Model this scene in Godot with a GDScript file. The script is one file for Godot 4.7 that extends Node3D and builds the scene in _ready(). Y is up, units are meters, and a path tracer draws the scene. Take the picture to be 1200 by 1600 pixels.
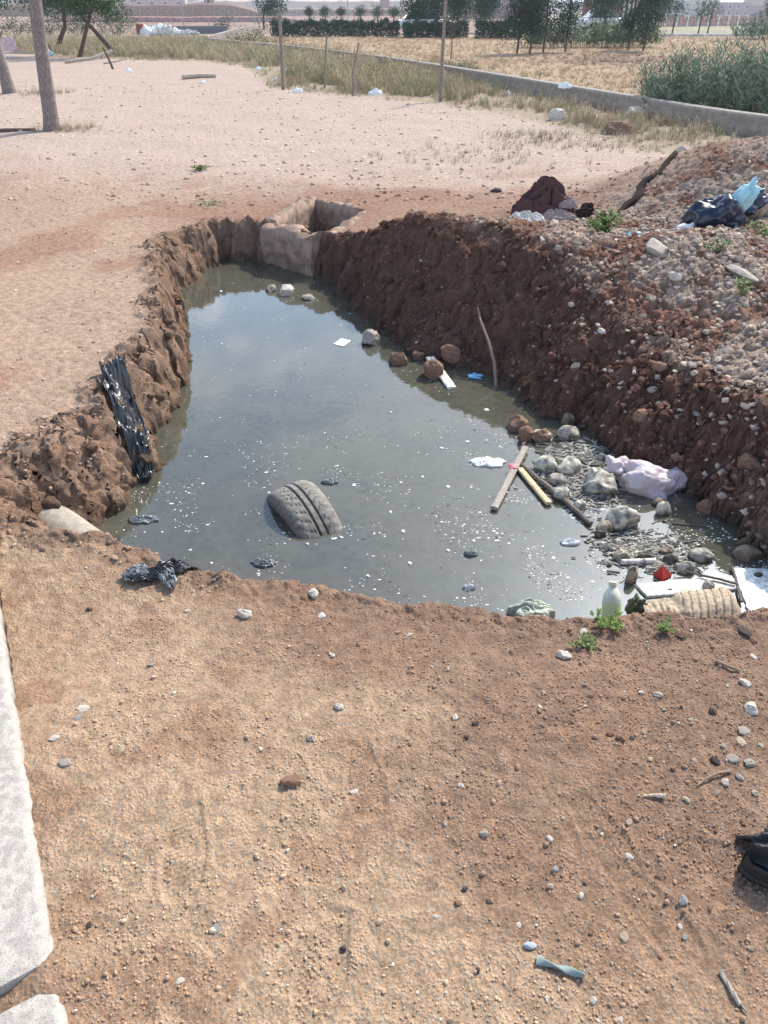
extends Node3D
# A flooded pit of murky water in bare earth, dry field, trees and houses beyond.

const WATER_Y := -0.38
const SUN_AZIMUTH := 36.0
const SUN_HEIGHT := 43.0

var taken := {}
var mats := {}
var ico_cache := {}
var rng := RandomNumberGenerator.new()
var noise_a := FastNoiseLite.new()      # smooth, 1 cycle per metre
var noise_b := FastNoiseLite.new()      # fractal, 1 cycle per metre
var noise_c := FastNoiseLite.new()      # ridged

# ---------------------------------------------------------------- helpers
func numbered(called: String) -> String:
	if not taken.has(called):
		taken[called] = 0
		return called
	taken[called] += 1
	return "%s_%03d" % [called, taken[called]]

func tag(o: Node3D, label: String, category: String, group := "") -> Node3D:
	o.set_meta("label", label)
	o.set_meta("category", category)
	if group != "":
		o.set_meta("group", group)
	return o

func thing(called: String, label: String, category: String, at := Vector3.ZERO, turn := 0.0, group := "") -> Node3D:
	var o := Node3D.new()
	o.name = numbered(called)
	add_child(o)
	o.position = at
	o.rotation.y = turn
	tag(o, label, category, group)
	return o

func one(called: String, mesh: Mesh, mat: Material, label: String, category: String, at := Vector3.ZERO, group := "") -> MeshInstance3D:
	var o := MeshInstance3D.new()
	o.name = numbered(called)
	o.mesh = mesh
	o.material_override = mat
	add_child(o)
	o.position = at
	tag(o, label, category, group)
	return o

func part(called: String, mesh: Mesh, mat: Material, parent: Node3D, at := Vector3.ZERO) -> MeshInstance3D:
	var o := MeshInstance3D.new()
	o.name = called
	o.mesh = mesh
	o.material_override = mat
	parent.add_child(o, true)
	o.position = at
	return o

func struct(called: String, mesh: Mesh, mat: Material, at := Vector3.ZERO) -> MeshInstance3D:
	var o := MeshInstance3D.new()
	o.name = numbered(called)
	o.mesh = mesh
	o.material_override = mat
	add_child(o)
	o.position = at
	o.set_meta("kind", "structure")
	return o

func lin(r: float, g: float, b: float) -> Color:
	return Color(r, g, b).linear_to_srgb()

# Commits triangles given clockwise as seen from outside. Smooth normals unless flat.
func commit(v: PackedVector3Array, idx: PackedInt32Array, col := PackedColorArray(), flat := false, uv := PackedVector2Array()) -> ArrayMesh:
	var arr := []
	arr.resize(Mesh.ARRAY_MAX)
	if flat:
		var v2 := PackedVector3Array()
		var n2 := PackedVector3Array()
		var c2 := PackedColorArray()
		for k in range(0, idx.size(), 3):
			var a := v[idx[k]]
			var b := v[idx[k + 1]]
			var c := v[idx[k + 2]]
			var n := (c - a).cross(b - a).normalized()
			v2.append(a); v2.append(b); v2.append(c)
			n2.append(n); n2.append(n); n2.append(n)
			if col.size() > 0:
				c2.append(col[idx[k]]); c2.append(col[idx[k + 1]]); c2.append(col[idx[k + 2]])
		arr[Mesh.ARRAY_VERTEX] = v2
		arr[Mesh.ARRAY_NORMAL] = n2
		if col.size() > 0:
			arr[Mesh.ARRAY_COLOR] = c2
	else:
		var n := PackedVector3Array()
		n.resize(v.size())
		for k in range(0, idx.size(), 3):
			var ia := idx[k]
			var ib := idx[k + 1]
			var ic := idx[k + 2]
			var f := (v[ic] - v[ia]).cross(v[ib] - v[ia])
			n[ia] += f
			n[ib] += f
			n[ic] += f
		for k in n.size():
			n[k] = n[k].normalized() if n[k].length_squared() > 1e-18 else Vector3.UP
		arr[Mesh.ARRAY_VERTEX] = v
		arr[Mesh.ARRAY_NORMAL] = n
		arr[Mesh.ARRAY_INDEX] = idx
		if col.size() > 0:
			arr[Mesh.ARRAY_COLOR] = col
		if uv.size() > 0:
			arr[Mesh.ARRAY_TEX_UV] = uv
	var m := ArrayMesh.new()
	m.add_surface_from_arrays(Mesh.PRIMITIVE_TRIANGLES, arr)
	return m

func icosphere(sub: int) -> Array:
	if ico_cache.has(sub):
		return ico_cache[sub]
	var t := (1.0 + sqrt(5.0)) / 2.0
	var v := PackedVector3Array()
	for p in [Vector3(-1, t, 0), Vector3(1, t, 0), Vector3(-1, -t, 0), Vector3(1, -t, 0), Vector3(0, -1, t), Vector3(0, 1, t), Vector3(0, -1, -t), Vector3(0, 1, -t), Vector3(t, 0, -1), Vector3(t, 0, 1), Vector3(-t, 0, -1), Vector3(-t, 0, 1)]:
		v.append(p.normalized())
	var f := PackedInt32Array([0, 5, 11, 0, 1, 5, 0, 7, 1, 0, 10, 7, 0, 11, 10, 1, 9, 5, 5, 4, 11, 11, 2, 10, 10, 6, 7, 7, 8, 1, 3, 4, 9, 3, 2, 4, 3, 6, 2, 3, 8, 6, 3, 9, 8, 4, 5, 9, 2, 11, 4, 6, 10, 2, 8, 7, 6, 9, 1, 8])
	for s in sub:
		var mid := {}
		var f2 := PackedInt32Array()
		for k in range(0, f.size(), 3):
			var q := [f[k], f[k + 1], f[k + 2]]
			var m := []
			for e in 3:
				var i: int = q[e]
				var j: int = q[(e + 1) % 3]
				var key := mini(i, j) * 100000 + maxi(i, j)
				if not mid.has(key):
					mid[key] = v.size()
					v.append(((v[i] + v[j]) * 0.5).normalized())
				m.append(mid[key])
			for tri in [[q[0], m[0], m[2]], [m[0], q[1], m[1]], [m[2], m[1], q[2]], [m[0], m[1], m[2]]]:
				f2.append(tri[0]); f2.append(tri[1]); f2.append(tri[2])
		f = f2
	ico_cache[sub] = [v, f]
	return ico_cache[sub]

# A stone of unit size: planes cut it, noise roughens it.
func rock(seed_: int, sub: int, size: Vector3, cuts: int, rough: float, flat := false) -> ArrayMesh:
	var ico: Array = icosphere(sub)
	var src: PackedVector3Array = ico[0]
	var r := RandomNumberGenerator.new()
	r.seed = seed_
	var planes := []
	for k in cuts:
		var n := Vector3(r.randfn(), r.randfn(), r.randfn()).normalized()
		planes.append([n, r.randf_range(0.55, 0.86)])
	var v := PackedVector3Array()
	v.resize(src.size())
	var off := Vector3(seed_ * 3.7, seed_ * 1.3, -seed_ * 2.1)
	for i in src.size():
		var p := src[i]
		for q in planes:
			var over: float = p.dot(q[0]) - q[1]
			if over > 0.0:
				p -= q[0] * over * 0.92
		p *= 1.0 + rough * noise_b.get_noise_3dv(src[i] * 1.3 + off) + rough * 0.4 * noise_b.get_noise_3dv(src[i] * 4.5 - off)
		v[i] = p * size
	return commit(v, ico[1], PackedColorArray(), flat)

# A crumpled plastic bag or heap of cloth: folded blob with a flat underside.
func crumple(seed_: int, sub: int, size: Vector3, folds: float, freq: float, bottom := -0.35) -> ArrayMesh:
	var ico: Array = icosphere(sub)
	var src: PackedVector3Array = ico[0]
	var v := PackedVector3Array()
	v.resize(src.size())
	var off := Vector3(seed_ * 5.3, -seed_ * 2.9, seed_ * 1.7)
	for i in src.size():
		var p := src[i]
		var bend := noise_a.get_noise_3dv(p * 0.9 + off) * 0.35
		var fold := absf(noise_a.get_noise_3dv(p * Vector3(1.0, 0.6, 1.4) * freq + off))
		var fold2 := absf(noise_a.get_noise_3dv(p * Vector3(1.5, 1.0, 0.8) * freq * 2.3 - off))
		p *= 1.0 + bend + folds * (fold - 0.25) * 2.0 + folds * 0.45 * (fold2 - 0.25) * 2.0
		var crease := pow(1.0 - absf(noise_a.get_noise_3dv(src[i] * freq * 1.9 + off * 1.3)), 9.0)
		var crease2 := pow(1.0 - absf(noise_a.get_noise_3dv(src[i] * Vector3(1.6, 0.8, 1.2) * freq * 3.4 - off)), 7.0)
		p *= 1.0 - 0.07 * crease - 0.035 * crease2
		p.y = maxf(p.y, bottom + 0.04 * noise_a.get_noise_3dv(src[i] * 3.0))
		v[i] = p * size
	return commit(v, ico[1])

# A thrown-down cloth or film: a mound whose skin runs in folds, down to a ragged edge on the ground
func mound(seed_: int, a: float, b: float, h: float, folds: float, fu: float, fv: float, turn := 0.6) -> ArrayMesh:
	var rings := []
	var n := 72
	var rows := 26
	for j in rows + 1:
		var r := 1.0 - j / float(rows) * 0.985
		var ring := []
		for i in n:
			var t := TAU * i / n
			var edge := 1.0 + 0.22 * noise_a.get_noise_2d(cos(t) * 1.1 + seed_, sin(t) * 1.1) + 0.10 * noise_a.get_noise_2d(cos(t) * 3.2, sin(t) * 3.2 + seed_)
			var p := Vector2(cos(t) * r * edge, sin(t) * r * edge)
			var q := p.rotated(turn)
			var warp := 0.5 * noise_a.get_noise_2d(q.x * 1.2 + seed_, q.y * 1.2)
			var f := 1.0 - pow(1.0 - absf(noise_a.get_noise_2d(q.x * fu + warp + seed_ * 3.1, q.y * fv + warp)), 3.0)
			var f2 := 1.0 - pow(1.0 - absf(noise_a.get_noise_2d(q.x * fu * 2.2 - seed_, q.y * fv * 2.6 + warp * 2.0)), 3.0)
			var body := pow(maxf(0.0, 1.0 - r * r), 0.55) * (0.75 + 0.45 * noise_a.get_noise_2d(p.x * 0.9 - seed_, p.y * 0.9))
			var y := h * body + folds * (f * 0.8 + f2 * 0.3) * (0.35 + 0.65 * body) - (0.02 if j == 0 else 0.0)
			ring.append(Vector3(p.x * a, y, -p.y * b))
		rings.append(ring)
	return loft(rings, false, true)

# A sheet with thickness: pts[j][i] is a grid of points.
func slab_of(grid: Array, thick: float) -> ArrayMesh:
	var nj := grid.size()
	var ni: int = grid[0].size()
	var v := PackedVector3Array()
	var idx := PackedInt32Array()
	var nrm := []
	for j in nj:
		for i in ni:
			var a: Vector3 = grid[j][mini(i + 1, ni - 1)] - grid[j][maxi(i - 1, 0)]
			var b: Vector3 = grid[mini(j + 1, nj - 1)][i] - grid[maxi(j - 1, 0)][i]
			nrm.append(a.cross(b).normalized())
	for side in [1.0, -1.0]:
		for j in nj:
			for i in ni:
				v.append(grid[j][i] + nrm[j * ni + i] * thick * 0.5 * side)
	var o := ni * nj
	for j in nj - 1:
		for i in ni - 1:
			var a := j * ni + i
			var b := a + 1
			var c := a + ni + 1
			var e := a + ni
			idx.append_array(PackedInt32Array([a, c, b, a, e, c, o + a, o + b, o + c, o + a, o + c, o + e]))
	for j in nj - 1:
		for i in [0, ni - 1]:
			var a: int = j * ni + i
			var e: int = a + ni
			if i == 0:
				idx.append_array(PackedInt32Array([a, o + e, e, a, o + a, o + e]))
			else:
				idx.append_array(PackedInt32Array([a, e, o + e, a, o + e, o + a]))
	for i in ni - 1:
		for j in [0, nj - 1]:
			var a: int = j * ni + i
			var b: int = a + 1
			if j == 0:
				idx.append_array(PackedInt32Array([a, b, o + b, a, o + b, o + a]))
			else:
				idx.append_array(PackedInt32Array([a, o + b, b, a, o + a, o + b]))
	return commit(v, idx)

# Rings of points joined into a skin; ends closed by a fan when capped.
func loft(rings: Array, cap0 := true, cap1 := true, flat := false) -> ArrayMesh:
	var n: int = rings[0].size()
	var v := PackedVector3Array()
	var idx := PackedInt32Array()
	for ring in rings:
		v.append_array(PackedVector3Array(ring))
	for j in rings.size() - 1:
		for i in n:
			var a := j * n + i
			var b := j * n + (i + 1) % n
			var c := (j + 1) * n + (i + 1) % n
			var e := (j + 1) * n + i
			idx.append_array(PackedInt32Array([a, c, b, a, e, c]))
	for k in 2:
		if (k == 0 and not cap0) or (k == 1 and not cap1):
			continue
		var ring: Array = Array(rings[0 if k == 0 else rings.size() - 1])
		var mid := Vector3.ZERO
		for p in ring:
			mid += p
		mid /= n
		var at := v.size()
		v.append_array(PackedVector3Array(ring))
		v.append(mid)
		for i in n:
			if k == 0:
				idx.append_array(PackedInt32Array([at + n, at + i, at + (i + 1) % n]))
			else:
				idx.append_array(PackedInt32Array([at + n, at + (i + 1) % n, at + i]))
	return commit(v, idx, PackedColorArray(), flat)

func ring_at(c: Vector3, x: Vector3, y: Vector3, rx: float, ry: float, n: int) -> Array:
	var out := []
	for i in n:
		var a := TAU * i / n
		out.append(c + x * cos(a) * rx + y * sin(a) * ry)
	return out

# A tapered tube along points.
func tube(pts: Array, radii: Array, n := 8, wobble := 0.0) -> ArrayMesh:
	var rings := []
	var up := Vector3(0.13, 0.31, 0.94).normalized()
	for k in pts.size():
		var t: Vector3 = (pts[mini(k + 1, pts.size() - 1)] - pts[maxi(k - 1, 0)]).normalized()
		var x := t.cross(up)
		if x.length() < 0.05:
			x = t.cross(Vector3.RIGHT)
		x = x.normalized()
		var y := t.cross(x).normalized()
		var ring := []
		for i in n:
			var a := TAU * i / n
			var r: float = radii[k] * (1.0 + wobble * noise_b.get_noise_3d(k * 1.7 + pts[0].x * 9.0, cos(a) * 1.3, sin(a) * 1.3 + pts[0].z))
			ring.append(pts[k] + x * cos(a) * r + y * sin(a) * r)
		rings.append(ring)
	return loft(rings)

# A box with chamfered edges, centred at its base.
func block(w: float, h: float, d: float, bevel := 0.0, jitter := 0.0, seed_ := 0) -> ArrayMesh:
	var r := RandomNumberGenerator.new()
	r.seed = seed_ + 11
	var rings := []
	var b := minf(bevel, minf(w, minf(h, d)) * 0.45)
	var lv := [[0.0, b], [b, 0.0], [h - b, 0.0], [h, b]] if b > 0.0 else [[0.0, 0.0], [h, 0.0]]
	for l in lv:
		var hw: float = w / 2.0 - l[1]
		var hd: float = d / 2.0 - l[1]
		var ring := []
		for q in [[-hw, -hd + b], [-hw + b, -hd], [hw - b, -hd], [hw, -hd + b], [hw, hd - b], [hw - b, hd], [-hw + b, hd], [-hw, hd - b]] if b > 0.0 else [[-hw, -hd], [hw, -hd], [hw, hd], [-hw, hd]]:
			ring.append(Vector3(q[0] + r.randf_range(-jitter, jitter), l[0] + r.randf_range(-jitter, jitter), q[1] + r.randf_range(-jitter, jitter)))
		ring.reverse()
		rings.append(ring)
	return loft(rings, true, true, true)

func multi(called: String, mesh: Mesh, mat: Material, places: Array, colors: Array, parent: Node3D = null) -> MultiMeshInstance3D:
	var mm := MultiMesh.new()
	mm.transform_format = MultiMesh.TRANSFORM_3D
	mm.use_colors = colors.size() > 0
	mm.mesh = mesh
	mm.instance_count = places.size()
	for k in places.size():
		mm.set_instance_transform(k, places[k])
		if colors.size() > 0:
			mm.set_instance_color(k, colors[k])
	var o := MultiMeshInstance3D.new()
	o.name = numbered(called)
	o.multimesh = mm
	o.material_override = mat
	if parent:
		parent.add_child(o, true)
	else:
		add_child(o)
	o.set_meta("kind", "stuff")
	return o

# ---------------------------------------------------------------- textures and materials
func tile_noise(size: int, freq: float, kind: int, octaves: int, seed_: int, cell := false) -> PackedFloat32Array:
	var n := FastNoiseLite.new()
	n.seed = seed_
	n.noise_type = kind
	n.frequency = freq
	n.fractal_type = FastNoiseLite.FRACTAL_FBM if octaves > 1 else FastNoiseLite.FRACTAL_NONE
	n.fractal_octaves = octaves
	if cell:
		n.cellular_return_type = FastNoiseLite.RETURN_DISTANCE
		n.cellular_jitter = 1.0
	var im := n.get_seamless_image(size, size, false, false, 0.12, true)
	im.convert(Image.FORMAT_L8)
	var raw := im.get_data()
	var out := PackedFloat32Array()
	out.resize(raw.size())
	for k in raw.size():
		out[k] = raw[k] / 255.0
	return out

func texture_of(size: int, values: PackedByteArray, format: int) -> ImageTexture:
	var im := Image.create_from_data(size, size, false, format, values)
	im.generate_mipmaps()
	return ImageTexture.create_from_image(im)

# [colour texture, relief texture] of gritty earth
func earth_textures(size: int) -> Array:
	var fine := tile_noise(size, 0.045, FastNoiseLite.TYPE_SIMPLEX, 4, 3)
	var grit := tile_noise(size, 0.075, FastNoiseLite.TYPE_CELLULAR, 1, 5, true)
	var clod := tile_noise(size, 0.022, FastNoiseLite.TYPE_CELLULAR, 1, 9, true)
	var wide := tile_noise(size, 0.008, FastNoiseLite.TYPE_SIMPLEX, 3, 13)
	var speck := tile_noise(size, 0.11, FastNoiseLite.TYPE_SIMPLEX, 2, 21)
	var tint := tile_noise(size, 0.03, FastNoiseLite.TYPE_SIMPLEX, 3, 31)
	var col := PackedByteArray()
	var rel := PackedByteArray()
	col.resize(size * size * 3)
	rel.resize(size * size)
	for k in size * size:
		var stone := clampf(1.0 - grit[k] * 2.2, 0.0, 1.0)
		var lump := clampf(1.0 - clod[k] * 1.6, 0.0, 1.0)
		var patch := smoothstep(0.45, 0.7, wide[k])
		rel[k] = int(clampf(0.25 + 0.36 * (fine[k] - 0.5) + 0.30 * stone * (0.35 + patch) + 0.32 * lump * patch + 0.25 * (wide[k] - 0.5), 0.0, 1.0) * 255.0)
		var g := 0.82 + 0.22 * (fine[k] - 0.5) + 0.22 * (wide[k] - 0.5) + 0.08 * (stone - 0.4)
		var pale := smoothstep(0.74, 0.82, speck[k])
		var dark := smoothstep(0.25, 0.18, speck[k])
		g += 0.12 * pale - 0.16 * dark
		var warm := (tint[k] - 0.5) * 0.22
		col[k * 3] = int(clampf(g * (1.0 + warm * 0.5), 0.05, 1.0) * 255.0)
		col[k * 3 + 1] = int(clampf(g * (1.0 - warm * 0.1), 0.05, 1.0) * 255.0)
		col[k * 3 + 2] = int(clampf(g * (1.0 - warm * 0.7), 0.05, 1.0) * 255.0)
	return [texture_of(size, col, Image.FORMAT_RGB8), texture_of(size, rel, Image.FORMAT_L8)]

# mottled light-and-dark multiplier for stones, concrete, wood, plastic
func mottle(size: int, freq: float, seed_: int, low: float, specks: float, stretch := 1) -> Array:
	var a := tile_noise(size, freq, FastNoiseLite.TYPE_SIMPLEX, 4, seed_)
	var s := tile_noise(size, freq * 5.0, FastNoiseLite.TYPE_SIMPLEX, 2, seed_ + 1)
	var col := PackedByteArray()
	var rel := PackedByteArray()
	col.resize(size * size * 3)
	rel.resize(size * size)
	for y in size:
		for x in size:
			var k := y * size + x
			var q := y * size + (x * stretch) % size
			var g := lerpf(low, 1.0, smoothstep(0.2, 0.8, a[q]))
			g -= specks * smoothstep(0.7, 0.82, s[q])
			g += 0.12 * (s[q] - 0.5)
			var by := int(clampf(g, 0.04, 1.0) * 255.0)
			col[k * 3] = by
			col[k * 3 + 1] = by
			col[k * 3 + 2] = by
			rel[k] = int(clampf(0.6 * a[q] + 0.4 * s[q], 0.0, 1.0) * 255.0)
	return [texture_of(size, col, Image.FORMAT_RGB8), texture_of(size, rel, Image.FORMAT_L8)]

func plain(called: String, c: Color, rough: float, spec := 0.4) -> StandardMaterial3D:
	var m := StandardMaterial3D.new()
	m.resource_name = called
	m.albedo_color = c
	m.roughness = rough
	m.metallic_specular = spec
	mats[called] = m
	return m

func textured(called: String, c: Color, rough: float, tex: Array, scale: float, relief := 0.0, spec := 0.4, world := false) -> StandardMaterial3D:
	var m := plain(called, c, rough, spec)
	m.albedo_texture = tex[0]
	m.uv1_triplanar = true
	m.uv1_world_triplanar = world
	m.uv1_scale = Vector3.ONE * scale
	if relief > 0.0:
		m.heightmap_enabled = true
		m.heightmap_texture = tex[1]
		m.heightmap_scale = relief
	return m

func tinted(called: String, rough: float, spec := 0.3) -> StandardMaterial3D:
	var m := plain(called, Color.WHITE, rough, spec)
	m.vertex_color_use_as_albedo = true
	return m

# ---------------------------------------------------------------- terrain
const SHORE := [  # x, z of the water's edge, then how wide the bank above it is
	[-1.52, -7.30, 0.10], [-1.23, -7.36, 0.10], [-0.95, -7.12, 0.07], [-0.68, -6.93, 0.07], [-0.41, -6.62, 0.16], [-0.20, -5.85, 0.55], [0.0, -5.40, 0.70],
	[0.175, -5.02, 0.75], [0.38, -4.84, 0.72], [0.58, -4.69, 0.70], [0.76, -4.50, 0.62], [0.83, -4.25, 0.55], [0.93, -4.05, 0.45], [1.07, -3.98, 0.45],
	[1.20, -3.66, 0.36], [1.34, -3.42, 0.30], [1.45, -3.25, 0.28], [1.53, -3.03, 0.28], [1.58, -2.82, 0.28], [1.68, -2.62, 0.28], [1.85, -2.35, 0.25],
	[1.80, -2.08, 0.12], [1.30, -2.02, 0.09], [0.85, -2.00, 0.09], [0.40, -2.03, 0.09], [0.0, -2.09, 0.09], [-0.45, -2.20, 0.09], [-0.75, -2.31, 0.09],
	[-1.0, -2.44, 0.10], [-1.27, -2.52, 0.14], [-1.42, -2.72, 0.22], [-1.33, -2.92, 0.26], [-1.27, -3.14, 0.26], [-1.19, -3.39, 0.24], [-1.22, -3.73, 0.20],
	[-1.27, -4.13, 0.13], [-1.25, -4.50, 0.12], [-1.47, -5.40, 0.11], [-1.73, -6.38, 0.13], [-1.60, -6.72, 0.30], [-1.56, -7.0, 0.16]]
const SDF_X := -3.4
const SDF_Z := -9.2
const SDF_STEP := 0.04
const SDF_NX := 180
const SDF_NZ := 204
var sdf := PackedFloat32Array()
var bank_w := PackedFloat32Array()
const LOW_WALL := [[9.0, -7.2], [5.6, -12.4], [4.18, -16.2], [1.56, -24.0], [-0.87, -30.3], [-4.25, -37.3], [-8.76, -45.0]]
const GRASS_EDGE := [[7.0, -8.6], [4.9, -10.6], [3.66, -10.6], [3.16, -11.7], [2.44, -14.3], [1.22, -16.5], [-0.54, -18.4], [-2.7, -20.7], [-3.6, -24.5], [-4.6, -28.6], [-6.6, -31.0], [-9.0, -31.6], [-11.5, -32.5], [-16.4, -38.4], [-40.0, -60.0]]
const CHAMBER := [[-1.01, -7.40], [-0.71, -8.34], [-0.185, -7.79], [-0.50, -6.93]]

func build_shore_field() -> void:
	sdf.resize(SDF_NX * SDF_NZ)
	bank_w.resize(SDF_NX * SDF_NZ)
	var pts := PackedVector2Array()
	for s in SHORE:
		pts.append(Vector2(s[0], s[1]))
	var n := pts.size()
	for j in SDF_NZ:
		for i in SDF_NX:
			var p := Vector2(SDF_X + i * SDF_STEP, SDF_Z + j * SDF_STEP)
			var best := 1e9
			var wd := 0.2
			var inside := false
			var b := pts[n - 1]
			for k in n:
				var a := b
				b = pts[k]
				var ab := b - a
				var t := clampf((p - a).dot(ab) / ab.length_squared(), 0.0, 1.0)
				var q := (p - a - ab * t).length_squared()
				if q < best:
					best = q
					wd = lerpf(SHORE[(k + n - 1) % n][2], SHORE[k][2], t)
				if (a.y > p.y) != (b.y > p.y) and p.x < (b.x - a.x) * (p.y - a.y) / (b.y - a.y) + a.x:
					inside = not inside
			sdf[j * SDF_NX + i] = -sqrt(best) if inside else sqrt(best)
			bank_w[j * SDF_NX + i] = wd

func shore_at(x: float, z: float) -> Vector2:
	var fx := (x - SDF_X) / SDF_STEP
	var fz := (z - SDF_Z) / SDF_STEP
	if fx < 0.0 or fz < 0.0 or fx >= SDF_NX - 1 or fz >= SDF_NZ - 1:
		return Vector2(3.0, 0.2)
	var i := int(fx)
	var j := int(fz)
	fx -= i
	fz -= j
	var k := j * SDF_NX + i
	var s := lerpf(lerpf(sdf[k], sdf[k + 1], fx), lerpf(sdf[k + SDF_NX], sdf[k + SDF_NX + 1], fx), fz)
	var w := lerpf(lerpf(bank_w[k], bank_w[k + 1], fx), lerpf(bank_w[k + SDF_NX], bank_w[k + SDF_NX + 1], fx), fz)
	return Vector2(s, w)

func to_segment(x: float, z: float, ax: float, az: float, bx: float, bz: float) -> float:
	var p := Vector2(x - ax, z - az)
	var ab := Vector2(bx - ax, bz - az)
	return (p - ab * clampf(p.dot(ab) / ab.length_squared(), 0.0, 1.0)).length()

func line_x(path: Array, z: float) -> float:
	if z >= path[0][1]:
		return path[0][0] + (z - path[0][1]) * 0.65
	for k in path.size() - 1:
		if z <= path[k][1] and z >= path[k + 1][1]:
			var t: float = (z - path[k][1]) / (path[k + 1][1] - path[k][1])
			return lerpf(path[k][0], path[k + 1][0], t)
	return path[path.size() - 1][0]

func line_z(path: Array, x: float) -> float:
	if x >= path[0][0]:
		return path[0][1]
	for k in path.size() - 1:
		if x <= path[k][0] and x >= path[k + 1][0]:
			var t: float = (x - path[k][0]) / (path[k + 1][0] - path[k][0])
			return lerpf(path[k][1], path[k + 1][1], t)
	return path[path.size() - 1][1]

# dug-up heaps on the right: how much of the spot is loose spoil
func spoil_at(x: float, z: float) -> float:
	var d := -z
	var s := smoothstep(-0.55, 0.25, x - (0.25 + 0.0 * d)) * smoothstep(2.2, 3.0, d + 0.35 * (x - 1.6)) * smoothstep(8.2, 6.6, d - 0.35 * (x - 1.5))
	return clampf(s, 0.0, 1.0)

func base_h(x: float, z: float) -> float:
	var d := -z
	var h := 0.022 * noise_a.get_noise_2d(x * 0.7, z * 0.7)
	if d > 10.0:
		if d > 60.0 and x > 0.0:   # the land sinks towards the houses on the right
			h -= 5.3 * smoothstep(60.0, 400.0, d) * smoothstep(0.14, 0.26, x / d) * smoothstep(1500.0, 700.0, d)
		return h
	h += 0.022 * exp(-(pow(x + 0.655, 2.0) + pow(z + 0.775, 2.0)) / 0.004)
	h += -0.07 * smoothstep(1.2, 2.1, d) * smoothstep(3.0, 2.2, d)
	var r := to_segment(x, z, 0.35, -5.95, 1.75, -5.0)
	h += 0.31 * exp(-r * r / 0.42)
	h += 0.20 * smoothstep(1.35, 2.5, x) * smoothstep(2.3, 3.4, d) * smoothstep(7.5, 5.5, d)
	var m := Vector2(x - 3.35, (z + 8.1) * 1.1)
	h += 0.46 * exp(-m.length_squared() / 1.15)
	m = Vector2(x - 4.7, z + 7.3)
	h += 0.42 * exp(-m.length_squared() / 1.4)
	m = Vector2(x + 1.0, z + 7.4)
	h -= 0.09 * exp(-m.length_squared() / 0.8)
	return h

func in_chamber(x: float, z: float) -> float:   # positive inside, metres to the nearest side
	var best := 1e9
	for k in 4:
		var a := Vector2(CHAMBER[k][0], CHAMBER[k][1])
		var b := Vector2(CHAMBER[(k + 1) % 4][0], CHAMBER[(k + 1) % 4][1])
		var e := (b - a).normalized()
		var q := Vector2(x, z) - a
		best = minf(best, e.x * q.y - e.y * q.x)
	return best

# shoe prints trodden into the foreground: x, z, turn
const PRINTS := [[0.565, -0.91, 0.5], [0.50, -1.08, 0.35], [0.74, -1.02, 1.2], [-0.12, -0.80, -0.2], [-0.05, -1.25, 0.15], [0.22, -1.42, 2.6], [-0.45, -1.05, 0.1]]
func footprints(x: float, z: float) -> float:
	var h := 0.0
	for q in PRINTS:
		var p := Vector2(x - q[0], z - q[1])
		if p.length_squared() > 0.03:
			continue
		p = p.rotated(q[2])
		var w := 0.042 + 0.012 * sin(p.y * 22.0 + 1.0)
		var e := maxf(absf(p.x) / w, absf(p.y) / 0.125)
		if e < 1.15:
			h -= 0.0035 * smoothstep(1.1, 0.85, e)
			h += 0.0022 * sin((p.y + absf(p.x) * 0.6) * TAU / 0.014) * smoothstep(0.95, 0.8, e)
			h += 0.003 * smoothstep(0.9, 1.0, e) * smoothstep(1.15, 1.03, e)
	return h

var last_rough := 0.0
var last_shore := 3.0
var last_width := 0.2

func ground_h(x: float, z: float) -> float:
	var h := base_h(x, z)
	var d := -z
	last_shore = 3.0
	last_rough = 0.0
	if d > 1.2 and d < 9.2 and absf(x) < 3.8:
		var sw := shore_at(x, z)
		var s := sw.x
		var w := sw.y
		last_width = w
		if s < 0.9:
			var big := noise_a.get_noise_2d(x * 2.6 + 40.0, z * 2.6)
			var small := noise_b.get_noise_2d(x * 5.0, z * 5.0 + 20.0)
			s += (0.055 * big + 0.05 * small) * (0.45 if d < 2.6 and x < 1.5 else 1.0) * smoothstep(0.9, 0.3, s)
			var t := s / w
			if t < 0.0:
				h = WATER_Y + maxf(s * 1.3, -0.5)
			elif t < 1.0:
				h = lerpf(WATER_Y, h, 1.0 - pow(1.0 - t, 1.7))
			last_rough = smoothstep(w + 0.15, w * 0.9, s) * (0.4 if d < 2.45 and x < 1.6 else 1.0)
		last_shore = s
		if x > -1.3 and x < 0.1 and z < -6.7 and z > -8.6:
			var c := in_chamber(x, z)
			if c > 0.0:
				h = lerpf(h, -0.36, smoothstep(0.0, 0.05, c))
	var spoil := spoil_at(x, z) if d > 2.0 and d < 10.0 else 0.0
	last_rough = clampf(last_rough + spoil * 0.75, 0.0, 1.0)
	var rg := last_rough
	if d < 1.9:
		h += footprints(x, z)
	if d < 16.0:
		var fine := noise_b.get_noise_2d(x * 9.0, z * 9.0)
		h += (0.0035 + 0.022 * rg) * fine
		if d < 9.0:
			h += (0.0034 + 0.012 * rg) * noise_b.get_noise_2d(x * 30.0, z * 30.0)
			if rg > 0.05:
				h += 0.035 * rg * noise_c.get_noise_2d(x * 3.2, z * 3.2) + 0.022 * rg * noise_c.get_noise_2d(x * 9.0 + 5.0, z * 9.0)
	return h

func mixc(a: Color, b: Color, t: float) -> Color:
	return a.lerp(b, clampf(t, 0.0, 1.0))

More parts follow.
